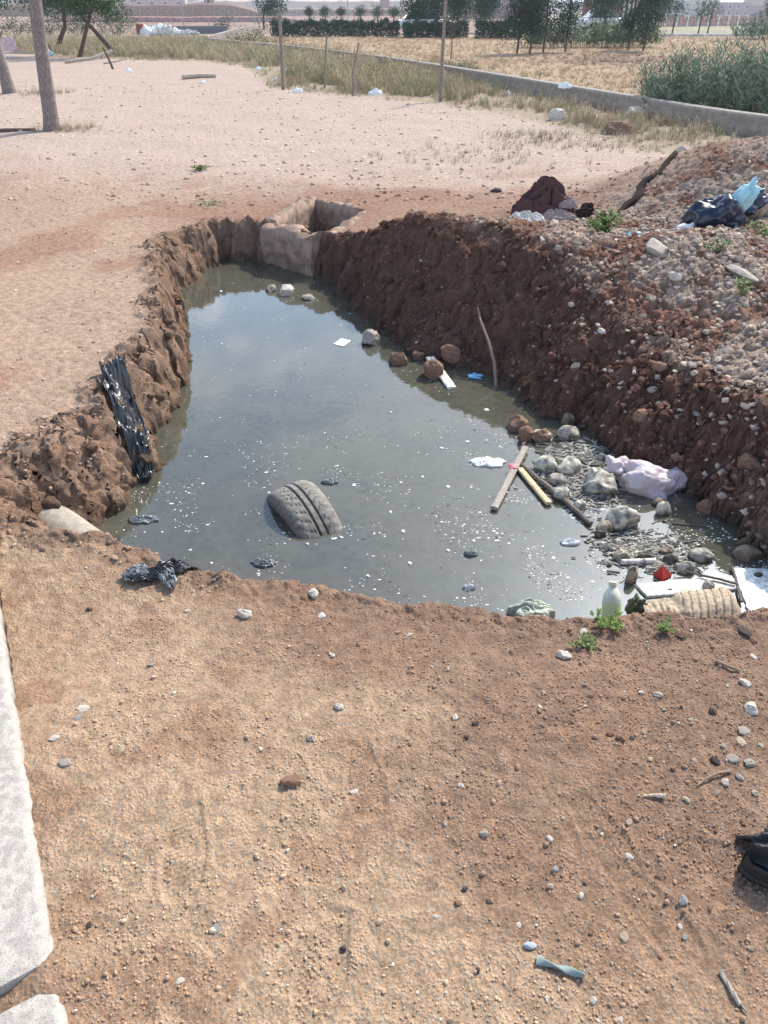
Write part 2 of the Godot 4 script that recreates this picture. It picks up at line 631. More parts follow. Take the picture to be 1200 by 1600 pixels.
# what the earth is made of at a place: real-world linear colours
func earth_color(x: float, z: float, h: float, hb: float) -> Color:
	var d := -z
	var big := noise_b.get_noise_2d(x * 0.55 + 7.0, z * 0.55)
	var mid := noise_b.get_noise_2d(x * 2.1 - 3.0, z * 2.1)
	var small := noise_b.get_noise_2d(x * 7.0, z * 7.0 + 5.0)
	var sand := Color(0.46, 0.325, 0.222)
	var brown := Color(0.25, 0.160, 0.118)
	var red := Color(0.33, 0.205, 0.135)
	var c := sand
	if d < 2.6:
		var wb := smoothstep(0.95, 1.6, d + 0.40 * x + 0.55 * big + 0.35 * mid) * smoothstep(-0.9, -0.1, x + 0.3 * mid)
		c = mixc(c, brown, 0.85 * wb)
		c = mixc(c, red, 0.7 * smoothstep(0.05, 0.35, mid + 0.3 * small) * smoothstep(0.6, -0.4, x))
		c = mixc(c, red, 0.45 * smoothstep(0.1, 0.4, big + 0.4 * small))
	else:
		var pale := Color(0.56, 0.435, 0.365)
		var pink := Color(0.47, 0.335, 0.25)
		c = mixc(pink, pale, smoothstep(6.5, 10.0, d + 1.6 * big + 0.25 * x))
		c = mixc(c, Color(0.37, 0.215, 0.15), 0.75 * smoothstep(0.0, 0.4, big + 0.35 * mid) * smoothstep(11.0, 8.0, d))
		c = mixc(c, Color(0.34, 0.20, 0.145), 0.7 * smoothstep(5.9, 6.8, d + 0.4 * mid) * smoothstep(9.2, 7.8, d + 0.5 * mid) * smoothstep(-2.4, -1.4, x))
	if d > 2.0 and d < 10.0:
		var sp := spoil_at(x, z)
		var rub := mixc(Color(0.32, 0.215, 0.165), Color(0.43, 0.33, 0.262), smoothstep(-0.15, 0.35, mid + 0.5 * small + 0.5 * smoothstep(1.0, 2.2, x) - 0.2))
		rub = mixc(rub, Color(0.25, 0.125, 0.085), smoothstep(0.0, 0.35, 0.5 * small - mid) * 0.8)
		c = mixc(c, rub, sp)
		if last_shore < 1.2:
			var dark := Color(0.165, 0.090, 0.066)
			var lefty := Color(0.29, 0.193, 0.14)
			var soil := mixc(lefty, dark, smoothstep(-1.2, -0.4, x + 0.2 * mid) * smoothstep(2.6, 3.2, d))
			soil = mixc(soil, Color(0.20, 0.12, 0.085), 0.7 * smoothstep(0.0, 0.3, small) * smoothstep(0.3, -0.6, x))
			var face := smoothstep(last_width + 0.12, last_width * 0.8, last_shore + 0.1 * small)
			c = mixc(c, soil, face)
			# darker strip along the waterline, with a ragged upper edge
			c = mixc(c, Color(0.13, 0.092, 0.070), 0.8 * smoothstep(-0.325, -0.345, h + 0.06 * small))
	if d > 8.0:
		var strip := line_z(GRASS_EDGE, x)
		var wall := line_x(LOW_WALL, z)
		if d < 46.0 and x > wall or (d >= 45.0 and d < 62.0 and x > -8.8):
			var gold := mixc(Color(0.51, 0.385, 0.27), Color(0.45, 0.325, 0.225), smoothstep(-0.2, 0.3, noise_b.get_noise_2d(x * 0.25, z * 0.12)))
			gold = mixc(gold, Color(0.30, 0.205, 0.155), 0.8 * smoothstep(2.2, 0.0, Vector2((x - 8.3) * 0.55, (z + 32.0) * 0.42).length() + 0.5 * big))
			c = gold
		elif z < strip + 0.4 * mid:
			c = mixc(c, mixc(Color(0.42, 0.33, 0.235), Color(0.47, 0.38, 0.29), 0.5 + 0.5 * mid), smoothstep(0.0, 0.9, strip - z + 0.8 * mid))
		if d > 62.0 and x > 0.17 * d:
			c = mixc(c, Color(0.40, 0.385, 0.27) * (1.0 + 0.3 * big), 0.85)
		elif d > 60.0:
			c = mixc(c, mixc(Color(0.44, 0.315, 0.26), Color(0.36, 0.26, 0.20), 0.5 + noise_b.get_noise_2d(x * 0.05, z * 0.02)), smoothstep(58.0, 66.0, d))
	return c * (1.0 + 0.10 * small + 0.08 * mid)

func build_ground() -> void:
	var rows := PackedFloat32Array()
	for q in [-700.0, -250.0, -90.0, -32.0, -12.0, -5.0, -2.2, -1.0, -0.4, 0.0]:
		rows.append(q)
	var d := 0.2
	while d < 14.0:
		rows.append(d)
		d += 0.0048 + 0.0017 * d
	while d < 70.0:
		rows.append(d)
		d += 0.028 + (d - 14.0) * 0.012
	while d < 2500.0:
		rows.append(d)
		d *= 1.06
	var dense := 500
	var side := [0.5, 1.4, 3.2, 7.0, 15.0, 32.0, 70.0, 150.0, 340.0, 900.0, 2600.0]
	var nx := dense + 1 + side.size() * 2
	var nj := rows.size()
	var v := PackedVector3Array()
	var col := PackedColorArray()
	var nrm := PackedVector3Array()
	v.resize(nx * nj)
	col.resize(nx * nj)
	nrm.resize(nx * nj)
	for j in nj:
		d = rows[j]
		var half := 0.47 * maxf(d, 0.2) + 0.75
		for i in nx:
			var x: float
			var k := i - side.size()
			if k < 0:
				x = -half - side[-k - 1]
			elif k > dense:
				x = half + side[k - dense - 1]
			else:
				x = (2.0 * k / dense - 1.0) * half
			var z := -d
			var h := ground_h(x, z)
			var rg := last_rough
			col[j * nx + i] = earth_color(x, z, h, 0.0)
			if rg > 0.05 and d < 9.0:
				# crumbled faces: push sideways too, so that clods overhang
				var a := noise_b.get_noise_3d(x * 8.0, h * 8.0, z * 8.0)
				var b := noise_b.get_noise_3d(x * 8.0 + 31.0, h * 8.0, z * 8.0)
				var e := noise_b.get_noise_3d(x * 26.0, h * 26.0 + 9.0, z * 26.0)
				x += rg * (0.036 * a + 0.027 * e)
				z += rg * (0.036 * b - 0.027 * e)
			v[j * nx + i] = Vector3(x, h, z)
	var idx := PackedInt32Array()
	idx.resize((nx - 1) * (nj - 1) * 6)
	var w := 0
	for j in nj - 1:
		for i in nx - 1:
			var a := j * nx + i
			idx[w] = a
			idx[w + 1] = a + nx
			idx[w + 2] = a + nx + 1
			idx[w + 3] = a
			idx[w + 4] = a + nx + 1
			idx[w + 5] = a + 1
			w += 6
	for j in nj:
		var j0 := maxi(j - 1, 0) * nx
		var j1 := mini(j + 1, nj - 1) * nx
		for i in nx:
			var n := (v[j * nx + mini(i + 1, nx - 1)] - v[j * nx + maxi(i - 1, 0)]).cross(v[j1 + i] - v[j0 + i])
			nrm[j * nx + i] = n.normalized()
	var arr := []
	arr.resize(Mesh.ARRAY_MAX)
	arr[Mesh.ARRAY_VERTEX] = v
	arr[Mesh.ARRAY_NORMAL] = nrm
	arr[Mesh.ARRAY_COLOR] = col
	arr[Mesh.ARRAY_INDEX] = idx
	var m := ArrayMesh.new()
	m.add_surface_from_arrays(Mesh.PRIMITIVE_TRIANGLES, arr)
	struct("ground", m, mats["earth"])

func build_water() -> void:
	var pts := PackedVector2Array()
	for s in SHORE:
		pts.append(Vector2(s[0], s[1]))
	var wide: PackedVector2Array = Geometry2D.offset_polygon(pts, 0.16)[0]
	var tri := Geometry2D.triangulate_polygon(wide)
	var v := PackedVector3Array()
	var n := PackedVector3Array()
	for p in wide:
		v.append(Vector3(p.x, WATER_Y, p.y))
		n.append(Vector3.UP)
	for k in range(0, tri.size(), 3):
		var a := v[tri[k]]
		if (v[tri[k + 2]] - a).cross(v[tri[k + 1]] - a).y < 0.0:
			var q := tri[k + 1]
			tri[k + 1] = tri[k + 2]
			tri[k + 2] = q
	var arr := []
	arr.resize(Mesh.ARRAY_MAX)
	arr[Mesh.ARRAY_VERTEX] = v
	arr[Mesh.ARRAY_NORMAL] = n
	arr[Mesh.ARRAY_INDEX] = tri
	var m := ArrayMesh.new()
	m.add_surface_from_arrays(Mesh.PRIMITIVE_TRIANGLES, arr)
	struct("water", m, mats["murk"])

# ---------------------------------------------------------------- sky
func sky_image(sun: Vector3) -> Image:
	var w := 1024
	var h := 512
	var data := PackedFloat32Array()
	data.resize(w * h * 3)
	var cloud := FastNoiseLite.new()
	cloud.seed = 77
	cloud.frequency = 1.0
	cloud.fractal_octaves = 6
	cloud.fractal_gain = 0.55
	for y in h:
		var el := PI / 2.0 - (y + 0.5) / h * PI
		var se := sin(el)
		var ce := cos(el)
		for x in w:
			# Godot's panorama: u = 0 looks along -z, u grows to the right
			var az := (x + 0.5) / w * TAU
			var dir := Vector3(sin(az) * ce, se, -cos(az) * ce)
			var up := maxf(se, 0.0)
			var t := exp(-pow(maxf(el, 0.0) / 0.40, 2.0))
			var c := Vector3(0.10, 0.25, 0.56).lerp(Vector3(1.15, 1.6, 2.15), t)
			var ang := rad_to_deg(acos(clampf(dir.dot(sun), -1.0, 1.0)))
			if se > -0.02:
				var q := 1.0 / (up + 0.12)
				var px := dir.x * q
				var pz := dir.z * q
				var bend := cloud.get_noise_2d(px * 0.35 + 9.0, pz * 0.35) * 1.2
				var n := cloud.get_noise_2d(px * 0.55 + bend, pz * 0.9 + 3.0 + bend * 0.5)
				var cover := smoothstep(-0.08, 0.34, n + 0.15)
				c = c.lerp(Vector3(1.0, 1.03, 1.06) * (0.6 + 2.7 * t), cover * (0.28 + 0.67 * t))
			c += Vector3(0.92, 0.97, 1.03) * (26.0 * exp(-ang / 6.5) + 1.5 * exp(-ang / 15.0))
			if se < 0.0:
				c = c.lerp(Vector3(0.28, 0.22, 0.18), smoothstep(0.0, 0.06, -se))
			var k := (y * w + x) * 3
			data[k] = c.x
			data[k + 1] = c.y
			data[k + 2] = c.z
	return Image.create_from_data(w, h, false, Image.FORMAT_RGBF, data.to_byte_array())

const PEBBLES := [[-0.455, -1.927, 0.0531, 0, 0], [-0.202, -1.915, 0.0407, 0, 1], [-0.696, -1.681, 0.0187, 4, 0], [-0.828, -1.487, 0.0386, 0, 1], [-0.834, -1.453, 0.0311, 4, 1], [-0.862, -1.372, 0.0335, 0, 1], [-0.802, -1.284, 0.0387, 1, 1], [-0.674, -1.330, 0.0263, 5, 1], [-0.125, -1.492, 0.0299, 0, 0], [-0.193, -1.376, 0.0235, 1, 0], [-0.229, -1.232, 0.0536, 2, 0], [-0.075, -1.215, 0.0250, 0, 1], [-0.318, -1.334, 0.0165, 0, 0], [-0.083, -0.835, 0.0143, 3, 0], [-0.348, -0.871, 0.0292, 4, 1], [-0.612, -0.875, 0.0146, 3, 0], [-0.401, -0.768, 0.0201, 0, 1], [0.192, -1.450, 0.0225, 0, 0], [0.245, -1.428, 0.0188, 3, 0], [0.217, -1.382, 0.0168, 2, 0], [0.617, -1.361, 0.0283, 2, 0], [0.591, -1.378, 0.0218, 2, 0], [0.768, -1.534, 0.0268, 5, 0], [0.724, -1.544, 0.0161, 0, 0], [0.899, -1.475, 0.0279, 3, 0], [1.012, -1.487, 0.0473, 0, 0], [1.036, -1.593, 0.0347, 0, 0], [1.115, -1.717, 0.0266, 0, 1], [0.953, -1.404, 0.0441, 1, 1], [0.934, -1.363, 0.0434, 5, 1], [0.886, -1.302, 0.0423, 1, 1], [0.837, -1.294, 0.0275, 3, 0], [0.922, -1.290, 0.0323, 1, 0], [0.839, -1.228, 0.0252, 0, 0], [0.724, -1.175, 0.0200, 5, 0], [0.569, -1.111, 0.0209, 5, 0], [0.504, -1.088, 0.0177, 0, 1], [0.380, -1.073, 0.0191, 0, 0], [0.549, -1.030, 0.0201, 0, 0], [0.378, -0.999, 0.0184, 4, 0], [0.360, -0.961, 0.0167, 5, 0], [0.635, -0.926, 0.0273, 4, 0], [0.689, -0.911, 0.0149, 2, 0], [0.599, -0.981, 0.0154, 2, 0], [0.438, -0.968, 0.0125, 2, 0], [0.226, -0.933, 0.0151, 2, 0], [0.176, -0.961, 0.0139, 3, 0], [0.158, -0.928, 0.0164, 2, 0], [0.110, -0.900, 0.0148, 0, 1], [0.281, -0.879, 0.0173, 0, 1], [0.615, -0.874, 0.0159, 0, 1], [0.618, -0.853, 0.0158, 4, 1], [0.556, -0.812, 0.0116, 2, 0], [0.426, -0.860, 0.0119, 2, 0], [0.493, -0.852, 0.0289, 5, 1], [0.187, -0.789, 0.0127, 3, 0], [0.402, -0.731, 0.0172, 0, 0], [0.446, -0.699, 0.0157, 0, 1], [0.743, -0.830, 0.0143, 5, 0], [0.019, -1.186, 0.0185, 5, 1], [0.188, -1.223, 0.0173, 0, 0], [0.232, -1.091, 0.0222, 1, 0], [0.143, -1.121, 0.0150, 5, 0], [0.542, -1.717, 0.0456, 0, 0], [0.632, -1.838, 0.0357, 0, 1], [0.925, -1.814, 0.0334, 2, 0], [1.134, -1.829, 0.0592, 3, 1], [1.145, -1.793, 0.0293, 2, 0], [-0.235, -2.023, 0.0464, 0, 0], [-0.978, -1.979, 0.0249, 2, 0], [-0.649, -1.963, 0.0289, 5, 1], [0.080, -1.823, 0.0197, 0, 0], [-0.154, -1.714, 0.0171, 0, 0], [0.768, -1.475, 0.0157, 5, 0], [0.827, -1.441, 0.0172, 5, 0], [0.983, -1.583, 0.0164, 5, 0], [0.838, -1.376, 0.0201, 5, 1], [0.877, -1.344, 0.0182, 1, 0], [0.880, -1.245, 0.0222, 1, 0], [0.808, -1.199, 0.0155, 5, 0], [0.786, -1.294, 0.0194, 1, 1], [0.901, -1.199, 0.0202, 5, 0], [0.839, -1.119, 0.0180, 2, 0], [0.767, -1.094, 0.0148, 2, 0], [0.715, -1.128, 0.0166, 2, 0], [0.682, -1.387, 0.0168, 5, 0], [0.667, -1.522, 0.0178, 2, 0], [0.449, -1.546, 0.0161, 5, 0], [0.387, -1.736, 0.0191, 2, 0], [-0.078, -1.765, 0.0174, 2, 0], [0.188, -1.655, 0.0167, 5, 0], [0.066, -1.355, 0.0133, 2, 0], [0.981, -1.355, 0.0233, 1, 1], [0.720, -1.264, 0.0144, 2, 0], [0.672, -1.294, 0.0162, 5, 0]]  # x, z, metres across, tone, flat
const WATER_STONES := [[1.038, -3.951, 0.087, 0.75, 2, 3, "small round brown stone in water below the dark bank"], [1.008, -3.780, 0.126, 0.55, 1, 4, "rough grey clod behind the pair of pale rounded stones"], [0.851, -3.765, 0.140, 0.34, 1, 8, "flat ragged grey clod beside the dark bank's foot"], [0.823, -3.429, 0.118, 0.62, 0, 3, "left one of two pale rounded stones above the canes"], [0.940, -3.422, 0.131, 0.55, 0, 4, "right one of two pale rounded stones above the canes"], [0.858, -3.302, 0.095, 0.5, 1, 6, "dark grey clod just below the two pale stones"], [0.856, -3.158, 0.105, 0.5, 1, 5, "mottled grey stone lying against the long dark cane"], [0.923, -3.067, 0.060, 0.7, 0, 4, "small pale stone right of the long dark cane"], [1.064, -3.228, 0.194, 0.45, 1, 10, "large ragged grey mud clod next to lilac bag"], [1.049, -3.302, 0.140, 0.55, 0, 8, "pale crumbly clod leaning on the lilac bag"], [1.086, -2.926, 0.158, 0.62, 0, 4, "largest pale boulder standing in the shallow water"], [0.995, -2.885, 0.087, 0.55, 5, 3, "smooth tan stone touching the largest pale boulder"], [0.965, -2.835, 0.051, 0.6, 3, 3, "small dark stone at the left foot of tan stone"], [1.305, -3.022, 0.081, 0.75, 0, 6, "pale angular stone below the right end of lilac bag"], [1.307, -3.100, 0.067, 0.45, 2, 4, "small flat brown stone under the end of lilac bag"], [1.136, -3.536, 0.047, 0.7, 1, 2, "small grey round stone in shade of the bank"], [0.982, -2.737, 0.061, 0.5, 1, 7, "small broken grey stone in the middle of debris"], [1.026, -2.662, 0.093, 0.45, 5, 7, "crumbled tan clod above the short white cane"], [1.117, -2.662, 0.071, 0.5, 3, 6, "black soggy clod in the middle of the debris"], [1.218, -2.644, 0.071, 0.5, 3, 5, "dark grey stone right above the red fragment"], [1.265, -2.581, 0.080, 0.55, 1, 4, "slanting grey slab stone right of the red fragment"], [1.361, -2.681, 0.110, 0.38, 1, 7, "long flat grey stone nearest the shaded right bank"], [1.015, -2.517, 0.058, 1.25, 5, 5, "upright tan pointed stone left of the red fragment"], [1.318, -2.458, 0.057, 0.8, 1, 5, "grey stone at right end of the ribbed container"], [1.218, -2.709, 0.072, 0.4, 2, 8, "brown matted clod of straw and mud"], [0.949, -2.626, 0.038, 0.45, 0, 4, "tiny pale stone left of the short white cane"], [1.286, -2.790, 0.068, 0.4, 1, 8, "grey crumbled clod right of the largest boulder"], [1.562, -2.681, 0.121, 0.4, 2, 6, "long dark brown stone at the foot of right bank"], [1.551, -2.538, 0.042, 0.5, 3, 4, "little dark stone at the right frame edge in water"], [1.152, -2.441, 0.036, 0.4, 3, 4, "little dark stone resting on the white board"]]
const BANK_STONES := [[0.745, -3.898, 0.141, 0.7, 2, 7, "large brown stone at water's edge below the curved stick"], [0.771, -3.753, 0.116, 0.7, 2, 5, "rounded brown stone at the tip of the dark bank"], [0.860, -3.753, 0.116, 0.6, 2, 7, "broad brown stone right of the rounded one at bank tip"], [-0.097, -5.200, 0.194, 0.5, 1, 6, "grey slab stone jutting into water below far ridge"], [0.104, -4.854, 0.142, 0.6, 2, 7, "tilted brown stone at waterline left of white board"], [0.313, -4.628, 0.161, 0.7, 2, 6, "tall leaning brown slab above the half sunk board"], [0.232, -4.913, 0.110, 0.6, 2, 6, "small brown stone above the leaning slab"], [0.436, -4.819, 0.149, 0.6, 2, 7, "square brown block in the shaded bank"], [-0.803, -6.307, 0.155, 0.5, 0, 6, "white lump of rubble floating at the far shore"], [-0.944, -6.398, 0.105, 0.5, 1, 6, "grey lump at foot of the chamber wall"], [-0.611, -6.183, 0.122, 0.3, 1, 6, "flat grey lump at far shore near the ridge"], [1.323, -3.601, 0.099, 0.6, 2, 6, "round stone half buried midway up right bank"], [1.500, -3.032, 0.093, 0.7, 2, 5, "round brown cobble in the right bank face"], [1.664, -3.078, 0.112, 0.7, 2, 5, "large brown cobble in the right bank near frame edge"], [1.850, -3.391, 0.070, 0.6, 1, 6, "grey cobble in upper right bank face"], [1.433, -3.324, 0.062, 0.6, 2, 6, "small stone stuck in right bank above lilac bag"]]
const SCRAPS := [[-0.293, -5.207, 0.099], [-0.148, -3.270, 0.028], [0.769, -3.998, 0.037], [-1.354, -6.376, 0.032], [0.600, -4.124, 0.034], [0.308, -3.653, 0.024], [0.452, -3.726, 0.024], [-0.227, -2.809, 0.020], [-0.733, -2.630, 0.016], [0.030, -3.027, 0.021], [0.086, -2.869, 0.023], [0.315, -3.257, 0.025], [0.193, -3.350, 0.019], [-0.066, -2.542, 0.021], [0.109, -2.630, 0.022], [-0.338, -2.770, 0.017], [-0.560, -3.198, 0.019], [0.278, -2.722, 0.019], [0.396, -2.794, 0.017]]
const SUNKEN_BAGS := [[-1.105, -2.962, 0.130, "dark bag shred floating nearest the left bank"], [-0.511, -2.630, 0.103, "dark bag shred floating below and left of the tyre"], [-0.270, -3.300, 0.083, "small dark bag shred just behind the tyre"], [0.538, -3.500, 0.186, "silvery plastic shred floating left of the crossed canes"], [0.346, -2.466, 0.052, "small white plastic crumb pile near the front lip"], [0.818, -2.780, 0.085, "pale plastic shred below the long cane's end"], [0.373, -2.694, 0.066, "grey shred floating in the middle foreground water"]]

# ---------------------------------------------------------------- the scene
func _ready() -> void:
	var cam := Camera3D.new()
	cam.name = "camera"
	cam.fov = 66.98
	cam.near = 0.05
	cam.far = 6000.0
	add_child(cam)
	cam.position = Vector3(0, 1.6, 0)
	cam.rotation_degrees = Vector3(-33.16, 0, 0)
	cam.current = true
	var az := deg_to_rad(SUN_AZIMUTH)
	var el := deg_to_rad(SUN_HEIGHT)
	var sun_dir := Vector3(sin(az) * cos(el), sin(el), -cos(az) * cos(el))
	noise_a.seed = 4
	noise_a.frequency = 1.0
	noise_a.noise_type = FastNoiseLite.TYPE_SIMPLEX_SMOOTH
	noise_a.fractal_type = FastNoiseLite.FRACTAL_NONE
	noise_b.seed = 8
	noise_b.frequency = 1.0
	noise_b.fractal_octaves = 3
	noise_c.seed = 15
	noise_c.frequency = 1.0
	noise_c.fractal_type = FastNoiseLite.FRACTAL_RIDGED
	noise_c.fractal_octaves = 3
	var env := Environment.new()
	env.background_mode = Environment.BG_SKY
	var sky := Sky.new()
	var pano := PanoramaSkyMaterial.new()
	pano.panorama = ImageTexture.create_from_image(sky_image(sun_dir))
	sky.sky_material = pano
	env.sky = sky
	env.tonemap_mode = Environment.TONE_MAPPER_LINEAR
	env.tonemap_exposure = 1.2
	env.sdfgi_enabled = true
	env.ssao_enabled = true
	env.ssil_enabled = true
	env.fog_enabled = true
	env.fog_density = 0.0006
	env.fog_light_color = Color(0.86, 0.91, 0.97)
	var we := WorldEnvironment.new()
	we.name = "environment"
	we.environment = env
	add_child(we)
	var sun := DirectionalLight3D.new()
	sun.name = "sun"
	sun.light_color = Color(1.0, 0.95, 0.865)
	sun.light_energy = 1.6
	sun.light_angular_distance = 0.55
	sun.shadow_enabled = true
	add_child(sun)
	sun.look_at_from_position(sun_dir * 50.0, Vector3.ZERO)
	rng.seed = 20240
	build_materials()
	build_shore_field()
	build_ground()
	build_water()
	build_background()
	build_plants()
	build_pit_things()
	build_ground_things()

func build_materials() -> void:
	var earth := earth_textures(1024)
	var m := textured("earth", Color.WHITE, 0.95, earth, 1.55, 0.55, 0.15, true)
	m.vertex_color_use_as_albedo = true
	var ripple := mottle(512, 0.012, 61, 0.93, 0.0)
	textured("murk", lin(0.078, 0.076, 0.058), 0.04, ripple, 0.45, 0.03, 0.85, true)
	var stone := mottle(256, 0.02, 71, 0.78, 0.14)
	var tones := [lin(0.60, 0.54, 0.47), lin(0.38, 0.335, 0.29), lin(0.25, 0.145, 0.10), lin(0.085, 0.062, 0.055), lin(0.31, 0.30, 0.295), lin(0.46, 0.37, 0.28)]
	for k in tones.size():
		textured("stone%d" % k, tones[k], 0.85, stone, 9.0, 0.10, 0.3)
	# stones that lie in the scum: mud-smeared
	var muddy := mottle(256, 0.014, 91, 0.50, 0.22)
	var wet := [lin(0.62, 0.58, 0.48), lin(0.42, 0.39, 0.325), lin(0.24, 0.17, 0.125), lin(0.10, 0.085, 0.07), lin(0.3, 0.3, 0.3), lin(0.42, 0.35, 0.25)]
	for k in wet.size():
		textured("muddy%d" % k, wet[k], 0.6, muddy, 5.0, 0.2, 0.4)
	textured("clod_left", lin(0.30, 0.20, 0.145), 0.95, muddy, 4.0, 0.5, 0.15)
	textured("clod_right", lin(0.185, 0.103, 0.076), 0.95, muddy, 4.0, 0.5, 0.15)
	m = tinted("crumb", 0.95, 0.15)
	m = tinted("leaf", 0.7, 0.25)
	m.backlight = Color(0.25, 0.3, 0.1)
	m = tinted("dry_blade", 0.8, 0.2)
	m.backlight = Color(0.3, 0.25, 0.12)
	textured("rubber", lin(0.27, 0.25, 0.22), 0.8, mottle(256, 0.02, 101, 0.78, 0.15), 6.0, 0.08, 0.3)
	plain("rubber_dark", lin(0.035, 0.032, 0.03), 0.75, 0.3)
	var film := plain("black_film", lin(0.018, 0.019, 0.024), 0.32, 0.55)
	film.clearcoat_enabled = false
	plain("grey_film", lin(0.20, 0.205, 0.22), 0.35, 0.5)
	plain("blue_film", lin(0.012, 0.018, 0.038), 0.35, 0.5)
	plain("cyan_film", lin(0.30, 0.52, 0.58), 0.4, 0.5)
	plain("lilac_film", lin(0.46, 0.385, 0.40), 0.5, 0.45)
	plain("green_film", lin(0.32, 0.36, 0.29), 0.5, 0.45)
	plain("white_film", lin(0.72, 0.72, 0.72), 0.45, 0.45)
	plain("dim_film", lin(0.12, 0.14, 0.155), 0.35, 0.5)
	plain("paper", lin(0.74, 0.74, 0.71), 0.7, 0.3)
	plain("scum", lin(0.60, 0.63, 0.64), 0.45, 0.4)
	plain("red_plastic", lin(0.42, 0.030, 0.018), 0.45, 0.5)
	plain("sky_plastic", lin(0.16, 0.40, 0.62), 0.5, 0.45)
	var grain := mottle(256, 0.02, 111, 0.68, 0.2, 6)
	textured("cane_grey", lin(0.46, 0.405, 0.36), 0.8, grain, 6.0, 0.2)
	textured("cane_dark", lin(0.20, 0.165, 0.14), 0.75, grain, 6.0, 0.3)
	textured("cane_yellow", lin(0.62, 0.50, 0.31), 0.75, stone, 10.0, 0.2)
	textured("board_white", lin(0.74, 0.70, 0.64), 0.75, stone, 5.0, 0.2)
	textured("board_grey", lin(0.36, 0.32, 0.28), 0.8, grain, 5.0, 0.3)
	textured("board_dark", lin(0.05, 0.037, 0.031), 0.9, grain, 5.0, 0.4, 0.15)
	textured("twig", lin(0.34, 0.25, 0.18), 0.85, grain, 12.0, 0.2)
	textured("sheet", lin(0.70, 0.74, 0.74), 0.35, mottle(256, 0.03, 121, 0.8, 0.25), 3.0, 0.1)
	textured("tan_plastic", lin(0.47, 0.375, 0.27), 0.7, stone, 8.0, 0.1)
	plain("bottle_green", lin(0.60, 0.62, 0.50), 0.35, 0.5)
	plain("bottle_label", lin(0.50, 0.60, 0.32), 0.5, 0.4)
	plain("cap_pale", lin(0.62, 0.60, 0.40), 0.5, 0.4)
	textured("cloth_brown", lin(0.115, 0.062, 0.060), 0.95, mottle(256, 0.05, 131, 0.75, 0.1), 6.0, 0.2, 0.1)
	textured("cloth_pale", lin(0.42, 0.33, 0.31), 0.95, mottle(256, 0.05, 133, 0.7, 0.1), 6.0, 0.2, 0.1)
	textured("sack_white", lin(0.66, 0.63, 0.58), 0.85, stone, 8.0, 0.3, 0.2)
	var cement := mottle(512, 0.012, 141, 0.88, 0.25)
	textured("concrete", lin(0.42, 0.38, 0.345), 0.9, cement, 4.2, 0.12, 0.25, true)
	textured("concrete_old", lin(0.37, 0.262, 0.205), 0.92, mottle(512, 0.012, 151, 0.74, 0.15), 1.2, 0.7, 0.2, true)
	textured("concrete_pipe", lin(0.37, 0.325, 0.27), 0.85, cement, 3.0, 0.2, 0.3)
	textured("wall_grey", lin(0.30, 0.26, 0.232), 0.9, cement, 0.8, 0.6, 0.2, true)
	textured("wall_cap", lin(0.33, 0.295, 0.268), 0.9, cement, 0.8, 0.4, 0.2, true)
	textured("bark_pale", lin(0.31, 0.255, 0.235), 0.9, grain, 2.2, 1.0, 0.2)
	textured("bark_dark", lin(0.15, 0.105, 0.085), 0.9, grain, 2.2, 1.0, 0.2)
	textured("log_pale", lin(0.60, 0.52, 0.42), 0.85, grain, 2.0, 0.5, 0.2)
	textured("post_wood", lin(0.34, 0.28, 0.24), 0.9, grain, 3.0, 0.5, 0.2)
	textured("shoe_black", lin(0.022, 0.022, 0.025), 0.5, mottle(256, 0.03, 161, 0.6, 0.1), 12.0, 0.1, 0.5)
	plain("strip_teal", lin(0.17, 0.215, 0.215), 0.6, 0.4)
	plain("flake_blue", lin(0.27, 0.30, 0.33), 0.7, 0.3)
	# far buildings
	var plaster := mottle(256, 0.02, 171, 0.82, 0.12)
	for q in [["plaster_pink", Vector3(0.47, 0.30, 0.255)], ["plaster_red", Vector3(0.25, 0.085, 0.075)], ["plaster_rose", Vector3(0.40, 0.245, 0.22)], ["plaster_cream", Vector3(0.60, 0.52, 0.40)], ["plaster_white", Vector3(0.66, 0.62, 0.58)], ["plaster_mud", Vector3(0.36, 0.235, 0.18)], ["plaster_sand", Vector3(0.50, 0.385, 0.31)]]:
		textured(q[0], lin(q[1].x, q[1].y, q[1].z), 0.9, plaster, 0.3, 0.0, 0.2)
	plain("pane", lin(0.035, 0.045, 0.06), 0.12, 0.5)
	plain("car_white", lin(0.70, 0.71, 0.72), 0.3, 0.5)
	plain("tyre_black", lin(0.02, 0.02, 0.02), 0.8, 0.3)
	plain("metal_grey", lin(0.22, 0.23, 0.24), 0.5, 0.5)

# a point on the earth
func on(x: float, z: float, lift := 0.0) -> Vector3:
	return Vector3(x, ground_h(x, z) + lift, z)

